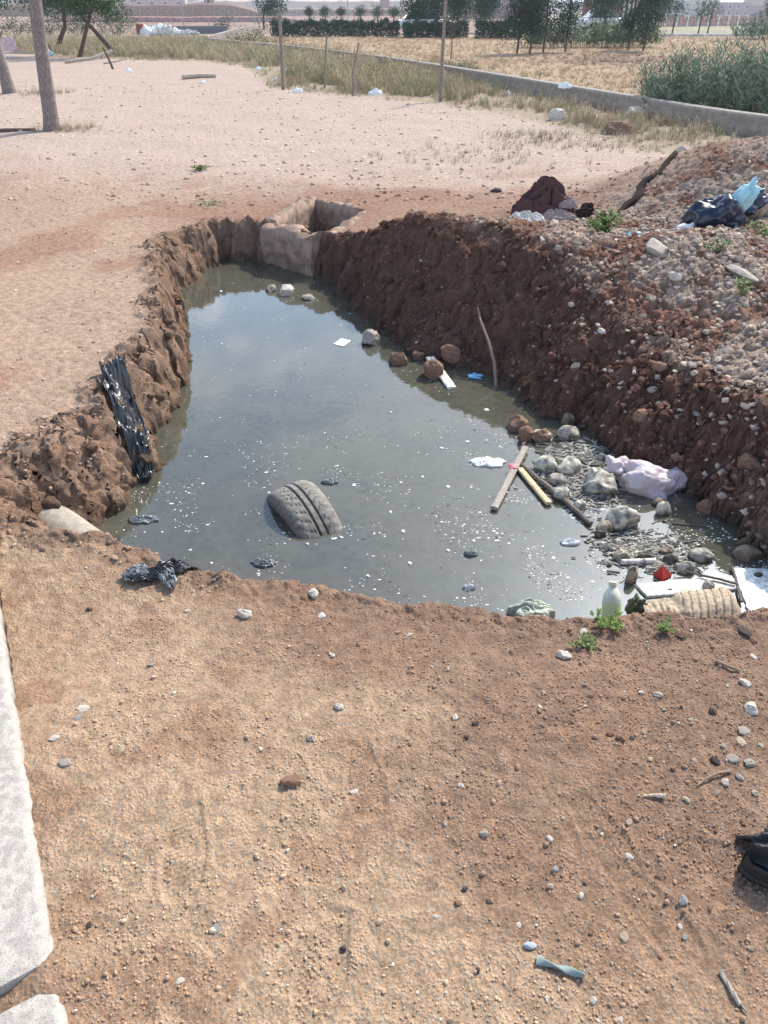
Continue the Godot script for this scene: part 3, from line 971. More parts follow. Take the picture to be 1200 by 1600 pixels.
# ---------------------------------------------------------------- in and round the pit
func build_tyre() -> void:
	var t := thing("tyre", "mud-caked car tyre standing half sunk in the murky water", "tyre", Vector3(-0.36, WATER_Y - 0.185, -3.05))
	var big_r := 0.295
	var half := 0.105
	# profile across the tread: side, shoulder, tread with two grooves near the middle, shoulder, side
	var prof := [[-half * 0.78, -0.155], [-half * 0.92, -0.12], [-half * 1.02, -0.085], [-half * 1.04, -0.05], [-half * 0.97, -0.02], [-half * 0.80, -0.006]]
	var grooves := [-0.012, 0.022]
	var x := -half * 0.62
	while x < half * 0.63:
		var deep := 0.0
		for g in grooves:
			if absf(x - g) < 0.0052:
				deep = 0.016
		prof.append([x, -0.006 * pow(absf(x / half), 2.0) - deep])
		x += 0.0026
	prof.append_array([[half * 0.80, -0.006], [half * 0.97, -0.02], [half * 1.04, -0.05], [half * 1.02, -0.085], [half * 0.92, -0.12], [half * 0.78, -0.155]])
	var rings := []
	var n := 220
	for k in prof.size():
		var ring := []
		for i in n:
			var a := TAU * i / n
			var px: float = prof[k][0]
			var r: float = big_r + prof[k][1]
			if absf(px) > 0.028 and absf(px) < half * 0.9:
				# slanting sipes cut into both halves of the tread
				var ph := fposmod(i + absf(px) * 90.0 + 0.6 * sin(px * 140.0), 6.0)
				if ph < 1.3:
					r -= 0.0045
			r += 0.0025 * noise_b.get_noise_3d(px * 18.0, cos(a) * 9.0, sin(a) * 9.0)
			ring.append(Vector3(px, cos(a) * r, sin(a) * r))
		rings.append(ring)
	part("tread", loft(rings, false, false), mats["rubber"], t)
	for s in [-1.0, 1.0]:
		var side := []
		for q in [[0.785, -0.152], [0.76, -0.160], [0.70, -0.162], [0.66, -0.13]]:
			side.append(ring_at(Vector3(s * half * q[0], 0, 0), Vector3(0, 1, 0), Vector3(0, 0, 1), big_r + q[1], big_r + q[1], 96))
		part("bead", loft(side, false, false), mats["rubber_dark"], t)
	t.rotation = Vector3(0, deg_to_rad(30.0), 0)
	t.rotate_object_local(Vector3(0, 0, 1), deg_to_rad(8.0))

func build_chamber() -> void:
	var t := thing("concrete_chamber", "small open square concrete chamber sunk in the earth beyond the pit", "chamber", Vector3(0, 0, 0))
	for k in 4:
		var a := Vector3(CHAMBER[k][0], 0, CHAMBER[k][1])
		var b := Vector3(CHAMBER[(k + 1) % 4][0], 0, CHAMBER[(k + 1) % 4][1])
		var along := (b - a).normalized()
		var inward := Vector3(-along.z, 0, along.x)
		var length := a.distance_to(b)
		var thick := 0.10 if k != 3 else 0.17
		var grid := []
		var n := 40
		# closed profile swept along the wall: a broken, lumpy rim
		var rings := []
		for i in n + 1:
			var u := i / float(n)
			var c := a + along * (length * u)
			var top := -0.055 + 0.045 * noise_b.get_noise_2d(c.x * 4.0, c.z * 4.0) + (0.035 if k == 0 else 0.0)
			var ring := []
			for q in [[0.03, -0.75], [0.03, -0.5], [0.03, -0.25], [0.035, -0.08], [0.02, 0.0], [-thick * 0.5, 0.015], [-thick, -0.015], [-thick - 0.02, -0.12], [-thick - 0.02, -0.3], [-thick, -0.75]]:
				var p: Vector3 = c + inward * q[0] + Vector3(0, (top + q[1]) if q[1] > -0.2 else q[1], 0)
				var j := 0.03 if q[0] < 0.0 else 0.012
				p += Vector3(noise_b.get_noise_3dv(p * 6.0), noise_b.get_noise_3dv(p * 6.0 + Vector3.ONE * 9.0), noise_b.get_noise_3dv(p * 6.0 - Vector3.ONE * 7.0)) * j
				ring.append(p)
			rings.append(ring)
		part("chamber_wall", loft(rings), mats["concrete_old"], t)

func stick(pts: Array, r0: float, r1: float, n := 7, wob := 0.25) -> ArrayMesh:
	var radii := []
	for k in pts.size():
		radii.append(lerpf(r0, r1, k / float(pts.size() - 1)))
	return tube(pts, radii, n, wob)

func path_between(a: Vector3, b: Vector3, n: int, bend: Vector3, wob := 0.0) -> Array:
	var out := []
	for k in n + 1:
		var u := k / float(n)
		var p := a.lerp(b, u) + bend * sin(PI * u)
		p += Vector3(noise_a.get_noise_2d(u * 4.0, a.x * 7.0), 0.3 * noise_a.get_noise_2d(u * 4.0, a.z * 5.0), noise_a.get_noise_2d(u * 4.0, b.x * 3.0)) * wob
		out.append(p)
	return out

func flat_board(a: Vector3, b: Vector3, width: float, thick: float, seed_: int, roll := 0.0) -> ArrayMesh:
	var along := (b - a).normalized()
	var side := along.cross(Vector3.UP).normalized().rotated(along, roll)
	var up := side.cross(along).normalized()
	var rings := []
	var n := 14
	var r := RandomNumberGenerator.new()
	r.seed = seed_
	for k in n + 1:
		var u := k / float(n)
		var c := a.lerp(b, u)
		var w := width * 0.5 * (1.0 + 0.08 * noise_b.get_noise_2d(u * 9.0, seed_))
		var ragged := along * (r.randf_range(-0.012, 0.012) if k == 0 or k == n else 0.0)
		var e := thick * 0.25
		var ring := []
		for q in [[-w + e, -0.5], [-w, -0.25], [-w, 0.25], [-w + e, 0.5], [0.0, 0.55], [w - e, 0.5], [w, 0.25], [w, -0.25], [w - e, -0.5]]:
			ring.append(c + side * q[0] + up * q[1] * thick + ragged * (q[0] / w + 0.5) + along * (r.randf_range(-0.004, 0.004) if k == 0 or k == n else 0.0))
		rings.append(ring)
	return loft(rings)

# A film of plastic draped over the earth from a to b
func draped(a: Vector2, b: Vector2, width: float, seed_: int, folds: float, lift: float, taper := 0.3, origin := Vector3.ZERO) -> ArrayMesh:
	var along := (b - a).normalized()
	var side := Vector2(-along.y, along.x)
	var grid := []
	var n := 56
	var m := 34
	for j in n + 1:
		var u := j / float(n)
		var line := []
		var w := width * (1.0 - taper * absf(2.0 * u - 0.8)) * (1.0 + 0.22 * noise_a.get_noise_2d(u * 3.0, seed_))
		for i in m + 1:
			var s := (i / float(m) - 0.5) * w * (1.0 + 0.12 * noise_b.get_noise_2d(u * 5.0 + 3.0, seed_ + i * 0.01))
			var p := a.lerp(b, u) + side * s + along * 0.02 * noise_a.get_noise_2d(i * 0.4, seed_ + 3.0)
			var h := ground_h(p.x, p.y)
			h = maxf(h, WATER_Y - 0.02)
			var f := absf(noise_a.get_noise_2d(s / width * 1.5 + 0.8 * noise_a.get_noise_2d(u * 3.0, seed_), u * 1.7 + seed_)) * folds
			f += absf(noise_a.get_noise_2d(s / width * 3.6, u * 3.0 - seed_)) * folds * 0.25
			line.append(Vector3(p.x, h + lift + f, p.y) - origin)
		grid.append(line)
	return slab_of(grid, 0.002)

func build_pit_things() -> void:
	build_tyre()
	build_chamber()
	# concrete pipe end at the near left corner
	var rings := []
	var axis_a := Vector3(-1.53, -0.335, -2.88)
	var axis_b := Vector3(-1.00, -0.40, -2.46)
	var t := thing("drain_pipe", "grey concrete drain pipe poking out at the pit's near left corner", "pipe", axis_a)
	var along := (axis_b - axis_a).normalized()
	var across := along.cross(Vector3.UP).normalized()
	var up := across.cross(along).normalized()
	for q in [[0.0, 0.11], [0.05, 0.115], [0.25, 0.115], [0.48, 0.114], [0.60, 0.112], [0.66, 0.109], [0.68, 0.101], [0.68, 0.08], [0.40, 0.08]]:
		rings.append(ring_at(along * q[0], across, up, q[1], q[1], 48))
	part("pipe_barrel", loft(rings, false, false), mats["concrete_pipe"], t)

	# canes and boards afloat
	var y := WATER_Y + 0.012
	t = thing("cane", "pale grey split cane with a pink scrap, afloat in the pit", "cane", Vector3(0.63, y, -3.32))
	part("cane_stem", flat_board(Vector3(-0.115, 0.0, 0.28), Vector3(0.115, 0.012, -0.29), 0.034, 0.02, 5, 0.2), mats["cane_grey"], t)
	var sc := part("scrap", crumple(3, 2, Vector3(0.018, 0.010, 0.02), 0.4, 1.6), plain("pink_scrap", lin(0.75, 0.16, 0.20), 0.5), t, Vector3(0.022, 0.016, -0.085))
	sc.rotation.y = 0.5
	part("dark_tip", stick(path_between(Vector3(0.09, 0.012, -0.25), Vector3(0.125, 0.015, -0.35), 5, Vector3.ZERO, 0.01), 0.010, 0.005), mats["cane_dark"], t)
	one("split_board", flat_board(Vector3(-0.045, 0, -0.165), Vector3(0.045, 0, 0.165), 0.035, 0.016, 8, -0.1), mats["cane_yellow"], "short yellowish split board beside the long dark cane", "board", Vector3(0.735, y, -3.25))
	one("long_cane", stick(path_between(Vector3(-0.11, 0, -0.27), Vector3(0.115, 0, 0.26), 12, Vector3(0.006, 0, 0), 0.008), 0.014, 0.012, 8, 0.35), mats["cane_dark"], "long dark round cane afloat next to the yellowish board", "cane", Vector3(0.82, y + 0.002, -3.17))
	t = thing("short_cane", "short whitish jointed cane floating above the red fragment", "cane", Vector3(1.08, y, -2.63))
	part("cane_stem", stick([Vector3(-0.075, 0, 0.005), Vector3(0.0, 0, 0), Vector3(0.006, 0, 0), Vector3(0.07, 0, -0.004)], 0.012, 0.0125, 10, 0.1), mats["board_white"], t)
	part("joint", stick([Vector3(0.016, 0, 0), Vector3(0.02, 0, 0), Vector3(0.024, 0, 0)], 0.0145, 0.0145, 10, 0.0), mats["cane_grey"], t)
	one("white_board", flat_board(Vector3(-0.20, 0, 0.03), Vector3(0.205, 0, -0.025), 0.085, 0.016, 12), mats["board_white"], "white painted board floating behind the ribbed container", "board", Vector3(1.235, WATER_Y + 0.004, -2.47))
	# large pale panel at the right edge
	one("pale_sheet", flat_board(Vector3(0.02, 0, -0.15), Vector3(-0.03, 0, 0.16), 0.24, 0.012, 14), mats["sheet"], "large pale smooth sheet floating at the right edge", "sheet", Vector3(1.565, WATER_Y + 0.003, -2.44))
	one("thin_stick", stick(path_between(Vector3(-0.085, 0, -0.04), Vector3(0.09, 0, 0.045), 8, Vector3.ZERO, 0.006), 0.004, 0.006), mats["cane_dark"], "thin dark stick lying across the white board", "stick", Vector3(1.335, WATER_Y + 0.022, -2.51))
	one("straight_stick", stick(path_between(Vector3(0.022, 0, -0.12), Vector3(-0.025, 0, 0.11), 6, Vector3.ZERO, 0.002), 0.006, 0.006), mats["cane_dark"], "straight dark stick along the left side of the pale sheet", "stick", Vector3(1.437, WATER_Y + 0.014, -2.47))
	one("floating_twig", stick(path_between(Vector3(-0.09, 0, -0.02), Vector3(0.09, 0, 0.02), 8, Vector3(0, 0, 0.01), 0.006), 0.004, 0.003), mats["cane_dark"], "thin twig floating in the shaded water by right bank", "twig", Vector3(1.37, WATER_Y + 0.003, -2.93))
	one("half_sunk_board", flat_board(Vector3(-0.055, 0.02, -0.22), Vector3(0.06, -0.004, 0.215), 0.058, 0.018, 16), mats["board_white"], "narrow whitish board half in shade at the bank's foot", "board", Vector3(0.36, WATER_Y + 0.012, -4.63))
	# the curved stick stands against the bank
	var foot := Vector3(0.70, WATER_Y - 0.01, -4.47)
	var head := on(0.615, -4.98, 0.03)
	var mid := on(0.665, -4.72, 0.10)
	one("curved_stick", tube([foot, foot.lerp(mid, 0.5) + Vector3(0.012, 0.01, 0), mid, mid.lerp(head, 0.5) + Vector3(-0.02, 0.03, 0), head], [0.010, 0.010, 0.009, 0.008, 0.006], 8, 0.2), mats["twig"], "bent pale stick leaning on the dark bank from the water", "stick")
	one("blue_scrap", crumple(9, 2, Vector3(0.04, 0.012, 0.03), 0.5, 1.8), mats["sky_plastic"], "bright blue plastic scrap at the foot of dark bank", "scrap", Vector3(0.575, WATER_Y + 0.006, -4.60))
	# bottle
	t = thing("plastic_bottle", "pale green plastic bottle tilted up behind the front lip", "bottle", Vector3(0.873, WATER_Y - 0.03, -2.25))
	var prof := [[0.0, 0.028], [0.006, 0.033], [0.03, 0.034], [0.09, 0.033], [0.115, 0.034], [0.135, 0.031], [0.152, 0.022], [0.163, 0.0135], [0.170, 0.0125]]
	rings = []
	for q in prof:
		rings.append(ring_at(Vector3(0, q[0], 0), Vector3(0, 0, 1), Vector3(1, 0, 0), q[1] * 0.97, q[1] * 1.03, 28))
	part("bottle_body", loft(rings), mats["bottle_green"], t)
	rings = []
	for q in [[0.045, 0.0345], [0.046, 0.0352], [0.106, 0.0352], [0.107, 0.0345]]:
		rings.append(ring_at(Vector3(0, q[0], 0), Vector3(0, 0, 1), Vector3(1, 0, 0), q[1] * 0.97, q[1] * 1.03, 28))
	part("bottle_label", loft(rings, false, false), mats["bottle_label"], t)
	rings = []
	for q in [[0.168, 0.0145], [0.169, 0.0155], [0.182, 0.0155], [0.184, 0.0145]]:
		rings.append(ring_at(Vector3(0, q[0], 0), Vector3(0, 0, 1), Vector3(1, 0, 0), q[1], q[1], 20))
	part("cap", loft(rings), mats["cap_pale"], t)
	t.rotation = Vector3(deg_to_rad(-30), 0, deg_to_rad(-2))
	# crushed ribbed container: loose wrinkled left end, ribbed right end
	var grid := []
	t = thing("ribbed_container", "mud-tan crushed ribbed plastic container lying by the front lip", "container", Vector3(1.19, WATER_Y + 0.012, -2.325))
	rings = []
	var nl := 110
	for k in nl + 1:
		var u := k / float(nl)
		var x := lerpf(-0.185, 0.185, u)
		var ribbed := smoothstep(0.36, 0.46, u)
		var w := lerpf(0.052, 0.078, ribbed) * (1.0 - 0.55 * smoothstep(0.12, 0.0, u)) * (1.0 - 0.12 * smoothstep(0.97, 1.0, u))
		var hh := lerpf(0.020, 0.036, ribbed) * (1.0 - 0.35 * smoothstep(0.95, 1.0, u))
		var ring := []
		for i in 40:
			var a := TAU * i / 40
			var ca := cos(a)
			var sa := sin(a)
			var p := Vector3(x, signf(sa) * pow(absf(sa), 0.7) * hh, signf(ca) * pow(absf(ca), 0.8) * w)
			var rib := smoothstep(0.55, 0.95, cos((x + p.z * 0.25) * TAU / 0.031)) * 0.006 * ribbed
			rib += 0.004 * ribbed * smoothstep(0.72, 0.78, absf(p.z) / w) * smoothstep(0.86, 0.80, absf(p.z) / w)
			var wr := (absf(noise_a.get_noise_3d(x * 26.0, p.z * 9.0, 3.0)) - 0.2) * 0.018 * (1.0 - ribbed)
			p.y += (wr - rib) * (1.0 if sa > 0.0 else 0.0) + 0.004 * noise_a.get_noise_2d(x * 8.0, p.z * 14.0)
			ring.append(p)
		rings.append(ring)
	part("container_body", loft(rings), mats["tan_plastic"], t)
	t.rotation = Vector3(deg_to_rad(9), deg_to_rad(5), deg_to_rad(3))
	# bags
	var bag := one("lilac_bag", crumple(21, 4, Vector3(0.135, 0.09, 0.085), 0.10, 0.75), mats["lilac_film"], "pale lilac air-filled plastic bag floating at the bank's foot", "bag", Vector3(1.29, WATER_Y + 0.025, -3.24))
	bag.rotation_degrees = Vector3(0, -24, -5)
	bag = one("grey_bag", crumple(24, 4, Vector3(0.085, 0.07, 0.075), 0.10, 0.75), mats["lilac_film"], "smaller greyish bag behind the right end of lilac bag", "bag", Vector3(1.405, WATER_Y + 0.02, -3.27))
	bag.rotation_degrees = Vector3(0, 30, 0)
	bag = one("bag_tail", crumple(25, 3, Vector3(0.055, 0.05, 0.085), 0.3, 1.2), mats["lilac_film"], "narrow pale twisted plastic at the left end of lilac bag", "bag", Vector3(1.185, WATER_Y + 0.03, -3.36))
	bag.rotation_degrees = Vector3(0, 50, 10)
	bag = one("green_bag", mound(27, 0.085, 0.055, 0.028, 0.018, 0.6, 1.0), mats["green_film"], "crumpled grey-green plastic bag at the front lip", "bag", Vector3(0.575, WATER_Y + 0.02, -2.30))
	bag = one("leaf_shred", crumple(28, 3, Vector3(0.03, 0.04, 0.03), 0.4, 1.4), plain("green_shred", lin(0.10, 0.11, 0.06), 0.6), "dark greenish soggy shred left of the ribbed container", "shred", Vector3(0.985, WATER_Y + 0.015, -2.33))
	var black := one("black_bag", draped(Vector2(-1.42, -3.80), Vector2(-1.17, -3.30), 0.17, 33, 0.045, 0.03, 0.5), mats["black_film"], "long black plastic bag draped down the left bank", "bag")
	t = thing("torn_bag", "black and grey torn plastic bag on the near left lip", "bag", on(-0.78, -2.17, 0.012))
	var o0 := t.position
	part("flap", draped(Vector2(-0.83, -2.13), Vector2(-0.66, -2.22), 0.085, 43, 0.022, 0.006, 0.6, o0), mats["black_film"], t)
	part("knot", draped(Vector2(-0.90, -2.16), Vector2(-0.82, -2.13), 0.085, 41, 0.024, 0.006, 0.5, o0), mats["grey_film"], t)
	part("corner", draped(Vector2(-0.77, -2.15), Vector2(-0.72, -2.08), 0.055, 45, 0.02, 0.010, 0.3, o0), mats["grey_film"], t)
	part("twist", draped(Vector2(-0.88, -2.11), Vector2(-0.76, -2.16), 0.05, 46, 0.02, 0.012, 0.6, o0), mats["black_film"], t)
	for k in SUNKEN_BAGS.size():
		var q: Array = SUNKEN_BAGS[k]
		var w: float = q[2] * 0.5
		one("floating_shred", mound(60 + k, w, w * 0.55, 0.006, 0.012, 1.2, 1.7, k), mats["dim_film" if k in [0, 1, 2, 6] else "scum"], q[3], "shred", Vector3(q[0], WATER_Y + 0.002, q[1]))
	# red fragment
	var shard_rings := []
	for q in [[0.0, 1.0, 0.0], [0.018, 1.02, 0.0], [0.034, 0.72, 0.10], [0.050, 0.40, 0.22], [0.062, 0.08, 0.30]]:
		var ring := []
		for i in 7:
			var a := TAU * i / 7.0
			var w: float = 0.032 * q[1] * (1.0 + 0.22 * sin(i * 2.7 + 1.0))
			ring.append(Vector3(cos(a) * w - 0.03 * q[2], q[0] + 0.004 * sin(i * 4.1), -sin(a) * w * 0.8))
		shard_rings.append(ring)
	one("red_fragment", loft(shard_rings, true, true, true), mats["red_plastic"], "bright red broken fragment among the stones in water", "fragment", Vector3(1.153, WATER_Y - 0.008, -2.54))
	for k in WATER_STONES.size():
		var q: Array = WATER_STONES[k]
		var r: float = q[2] * 0.5
		var hgt: float = r * q[3] * 1.5
		var st := one("wet_stone", rock(300 + k, 3, Vector3(r, hgt, r * 0.8), q[5], 0.12 if q[5] < 7 else 0.22), mats["muddy%d" % q[4]], q[6], "stone" if not "clod" in q[6] else "clod", Vector3(q[0], WATER_Y + hgt * 0.32, q[1]), "stones and clods lying in the shallow water")
		st.rotation.y = rng.randf_range(-0.4, 0.4)
	for k in BANK_STONES.size():
		var q: Array = BANK_STONES[k]
		var r: float = q[2] * 0.5
		var hgt: float = r * q[3] * 1.4
		var st := one("bank_stone", rock(400 + k, 3, Vector3(r, hgt, r * 0.85), q[5] + 5, 0.2), mats["stone%d" % q[4]], q[6], "stone", Vector3.ZERO, "larger stones along the foot of the banks")
		# a stone of the bank lies where the line of the slope carries it
		var x: float = q[0]
		var z: float = q[1]
		st.position = Vector3(x, maxf(ground_h(x, z), WATER_Y) + hgt * 0.35, z)
		st.rotation_degrees = Vector3(rng.randf_range(-20, 20), rng.randf_range(0, 180), rng.randf_range(-20, 20))
	# scraps of paper and foam on the water
	for k in SCRAPS.size():
		var q: Array = SCRAPS[k]
		if k == 0:
			var card := one("white_card", flat_board(Vector3(-0.02, 0, 0.055), Vector3(0.02, 0, -0.055), 0.085, 0.006, 31), mats["paper"], "white rectangular card floating in the far half of pit", "card", Vector3(q[0], WATER_Y + 0.002, q[1]))
			card.rotation.y = -0.1
		else:
			var s := one("foam_crumb", rock(520 + k, 1, Vector3(q[2] * 0.5, 0.006, q[2] * 0.4), 3, 0.2), mats["paper"], "small white crumb floating on the open water", "crumb", Vector3(q[0], WATER_Y + 0.001, q[1]), "white crumbs afloat on the pit")
			s.rotation.y = rng.randf() * TAU
	# scum: specks and torn skins of foam, thickest near the right corner
	var places := []
	var colors := []
	var tries := 0
	while places.size() < 5200 and tries < 120000:
		tries += 1
		var x := rng.randf_range(-1.7, 1.8)
		var z := rng.randf_range(-7.2, -2.05)
		var sw := shore_at(x, z)
		if sw.x > -0.02:
			continue
		var dense := 0.02 + 0.9 * smoothstep(0.1, 1.3, x) * smoothstep(-4.2, -2.9, z) + 0.10 * smoothstep(-4.2, -3.0, z)
		dense *= 0.08 + 1.9 * smoothstep(0.0, 0.3, noise_b.get_noise_2d(x * 2.6, z * 2.6))
		if rng.randf() > dense:
			continue
		var r := rng.randf_range(0.0009, 0.0028) * (1.0 + 1.2 * pow(rng.randf(), 6.0))
		var b := Basis(Vector3.UP, rng.randf() * TAU).scaled(Vector3(r * rng.randf_range(0.8, 2.2), 0.0012, r))
		places.append(Transform3D(b, Vector3(x, WATER_Y + 0.0004, z)))
		var g := rng.randf_range(0.45, 0.85)
		if rng.randf() < 0.25:
			g = rng.randf_range(0.05, 0.12)
		colors.append(Color(g, g * 1.0, g * 0.97))
	multi("scum_flecks", rock(601, 1, Vector3.ONE, 3, 0.25), mats["crumb"], places, colors)
	# tangle of straw and husks caught between the stones
	places = []
	colors = []
	for k in 1500:
		var c: Vector2 = [Vector2(0.98, -3.55), Vector2(1.15, -2.75), Vector2(1.2, -2.68), Vector2(1.08, -2.72), Vector2(0.9, -3.35), Vector2(1.0, -3.2), Vector2(1.05, -3.62)][k % 7]
		var x := c.x + rng.randfn() * 0.085
		var z := c.y + rng.randfn() * 0.075
		if shore_at(x, z).x > 0.0:
			continue
		var l := rng.randf_range(0.008, 0.035)
		var b := Basis(Vector3.UP, rng.randfn() * 0.7).scaled_local(Vector3(l, rng.randf_range(0.002, 0.005), rng.randf_range(0.002, 0.006)))
		places.append(Transform3D(b, Vector3(x, WATER_Y + rng.randf_range(0.0, 0.006), z)))
		var g := rng.randf_range(0.12, 0.5)
		colors.append(Color(g, g * 0.93, g * 0.8))
	multi("straw_scum", rock(603, 1, Vector3.ONE, 4, 0.3), mats["crumb"], places, colors)

# ---------------------------------------------------------------- loose things on the earth
func build_ground_things() -> void:
	var tone_words := ["whitish", "grey", "brown", "dark", "bluish grey", "pale tan"]
	var shapes := []
	for k in 8:
		shapes.append(rock(200 + k, 3, Vector3(1.0, 0.62, 0.78), 7 + k % 5, 0.2))
	var flats := []
	for k in 4:
		flats.append(rock(230 + k, 3, Vector3(1.0, 0.22, 0.66), 9, 0.2))
	for k in PEBBLES.size():
		var q: Array = PEBBLES[k]
		var r: float = q[2] * 0.5
		var flat: bool = q[4] == 1
		var lab: String = "%s %s lying on the packed foreground earth" % [tone_words[q[3]], "flat stone chip" if flat else "small pebble"]
		if k == 10:
			lab = "lumpy brown stone in the middle of the foreground"
		elif k == 0:
			lab = "white and grey stone just below the near lip"
		elif k == 41:
			lab = "smooth grey oval pebble left of the black shoe"
		elif k == 25:
			lab = "largest white stone near the right frame edge"
		elif k == 63:
			lab = "white stone beside the small weed below the lip"
		elif k == 66:
			lab = "dark flat stone on the lip right of the weeds"
		var o := one("stone_chip" if flat else "pebble", (flats if flat else shapes)[k % (4 if flat else 8)], mats["stone%d" % q[3]], lab, "stone", on(q[0], q[1], r * (0.08 if flat else 0.25)), "pebbles and chips on the foreground earth")
		o.scale = Vector3.ONE * r
		o.rotation_degrees = Vector3(rng.randf_range(-8, 8), rng.randf_range(0, 360), rng.randf_range(-8, 8))
	# stones one can tell apart on the rubble slope at the right
	for k in 170:
		var x := 0.0
		var z := 0.0
		for tries in 40:
			x = rng.randf_range(0.9, 4.2)
			z = rng.randf_range(-7.6, -2.7)
			if spoil_at(x, z) > 0.6 and shore_at(x, z).x > 0.12 and absf(x) < 0.45 * -z + 0.6:
				break
		var r := rng.randf_range(0.014, 0.034) * (1.0 if rng.randf() < 0.85 else 1.7)
		var tn: int = [5, 1, 2, 1, 5, 2, 1, 0][rng.randi() % 8]
		var o := one("rubble_stone", (flats if k % 3 == 0 else shapes)[k % 4], mats["stone%d" % tn], "%s stone among the rubble on the right-hand slope" % tone_words[tn], "stone", on(x, z, r * 0.2), "stones of the rubble slope")
		o.scale = Vector3.ONE * r
		o.rotation_degrees = Vector3(rng.randf_range(-25, 25), rng.randf_range(0, 360), rng.randf_range(-25, 25))
	for k in 90:
		var x := 0.0
		var z := 0.0
		for tries in 60:
			x = rng.randf_range(-1.9, 2.2)
			z = rng.randf_range(-7.3, -2.7)
			ground_h(x, z)
			if last_shore > 0.01 and last_shore < last_width * (0.6 if k % 2 == 0 else 1.1) and in_chamber(x, z) < -0.2:
				break
		var r := rng.randf_range(0.018, 0.05)
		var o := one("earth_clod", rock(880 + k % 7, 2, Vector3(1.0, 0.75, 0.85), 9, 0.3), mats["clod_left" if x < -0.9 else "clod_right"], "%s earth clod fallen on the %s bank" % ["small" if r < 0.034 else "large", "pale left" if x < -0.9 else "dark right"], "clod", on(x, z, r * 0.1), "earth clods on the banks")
		o.scale = Vector3.ONE * r
		o.rotation_degrees = Vector3(rng.randf_range(0, 360), rng.randf_range(0, 360), 0)
	# finer crumbs nobody could count
	var grain := rock(651, 1, Vector3(1.0, 0.7, 0.85), 5, 0.2)
	var shard := rock(657, 2, Vector3(1.0, 0.5, 0.8), 12, 0.35, true)
	var places := []
	var colors := []
	for k in 75000:
		var d := 0.45 + 1.75 * rng.randf()
		var x := rng.randf_range(-1.0, 1.0) * (0.47 * d + 0.6)
		var z := -d
		if x < -0.62 - 0.31 * (d - 0.7) or shore_at(x, z).x < 0.03:
			continue
		var thick := 0.30 + 0.55 * smoothstep(0.1, 0.8, x + 0.4 * (d - 1.4)) + 0.9 * noise_b.get_noise_2d(x * 2.5, z * 2.5)
		if rng.randf() > thick:
			continue
		var r := 0.0012 + 0.0034 * pow(rng.randf(), 4.0)
		if rng.randf() < 0.05:
			r *= 1.9
		var b := Basis.from_euler(Vector3(rng.randf() * TAU, rng.randf() * TAU, rng.randf() * TAU)).scaled(Vector3.ONE * r)
		places.append(Transform3D(b, on(x, z, r * 0.25)))
		var c := earth_color(x, z, 0.0, 0.0) * rng.randf_range(0.7, 1.15)
		if rng.randf() < 0.035:
			c = Color(0.5, 0.45, 0.38) * rng.randf_range(0.7, 1.2)
		colors.append(c)
	multi("earth_crumbs", grain, mats["crumb"], places, colors)
	places = []
	colors = []
	for k in 120000:
		var z := rng.randf_range(-8.8, -2.2)
		var x := rng.randf_range(-1.0, 1.0) * (0.45 * -z + 0.7)
		var h := ground_h(x, z)
		if last_shore < 0.0 or h < WATER_Y:
			continue
		var want := 0.04 + 0.9 * last_rough * (1.0 if x > -0.8 else 0.6)
		if rng.randf() > want or in_chamber(x, z) > -0.05:
			continue
		var r := 0.0035 + (0.014 + 0.012 * smoothstep(0.7, 1.5, x)) * pow(rng.randf(), 4.5)
		var b := Basis.from_euler(Vector3(rng.randf() * TAU, rng.randf() * TAU, rng.randf() * TAU)).scaled(Vector3(r, r * 0.7, r * rng.randf_range(0.7, 1.2)))
		places.append(Transform3D(b, Vector3(x, h + r * 0.2, z)))
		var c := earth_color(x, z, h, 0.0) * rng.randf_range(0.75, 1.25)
		if rng.randf() < 0.22 * spoil_at(x, z) * smoothstep(0.8, 1.8, x) + 0.03:
			c = Color(0.46, 0.375, 0.30) * rng.randf_range(0.6, 1.25)
		colors.append(c)
	multi("bank_rubble", shard, mats["crumb"], places, colors)
	places = []
	colors = []
	for k in 5000:
		var z := -8.0 - 14.0 * pow(rng.randf(), 1.5)
		var x := rng.randf_range(-1.0, 1.0) * (0.45 * -z + 0.5)
		var r := 0.006 + 0.03 * pow(rng.randf(), 6.0)
		var b := Basis.from_euler(Vector3(rng.randf() * TAU, rng.randf() * TAU, rng.randf() * TAU)).scaled(Vector3(r, r * 0.7, r))
		places.append(Transform3D(b, on(x, z, r * 0.2)))
		var g := rng.randf_range(0.5, 1.15)
		colors.append(earth_color(x, z, 0.0, 0.0) * g)
	multi("plain_gravel", grain, mats["crumb"], places, colors)

	# kerb slabs at the bottom left
	var pav := Node3D.new()
	pav.name = "pavement"
	add_child(pav)
	pav.set_meta("kind", "structure")
	var dir := Vector2(0.475, 0.93).normalized()      # runs from far left to near right
	var right := Vector2(dir.y, -dir.x)
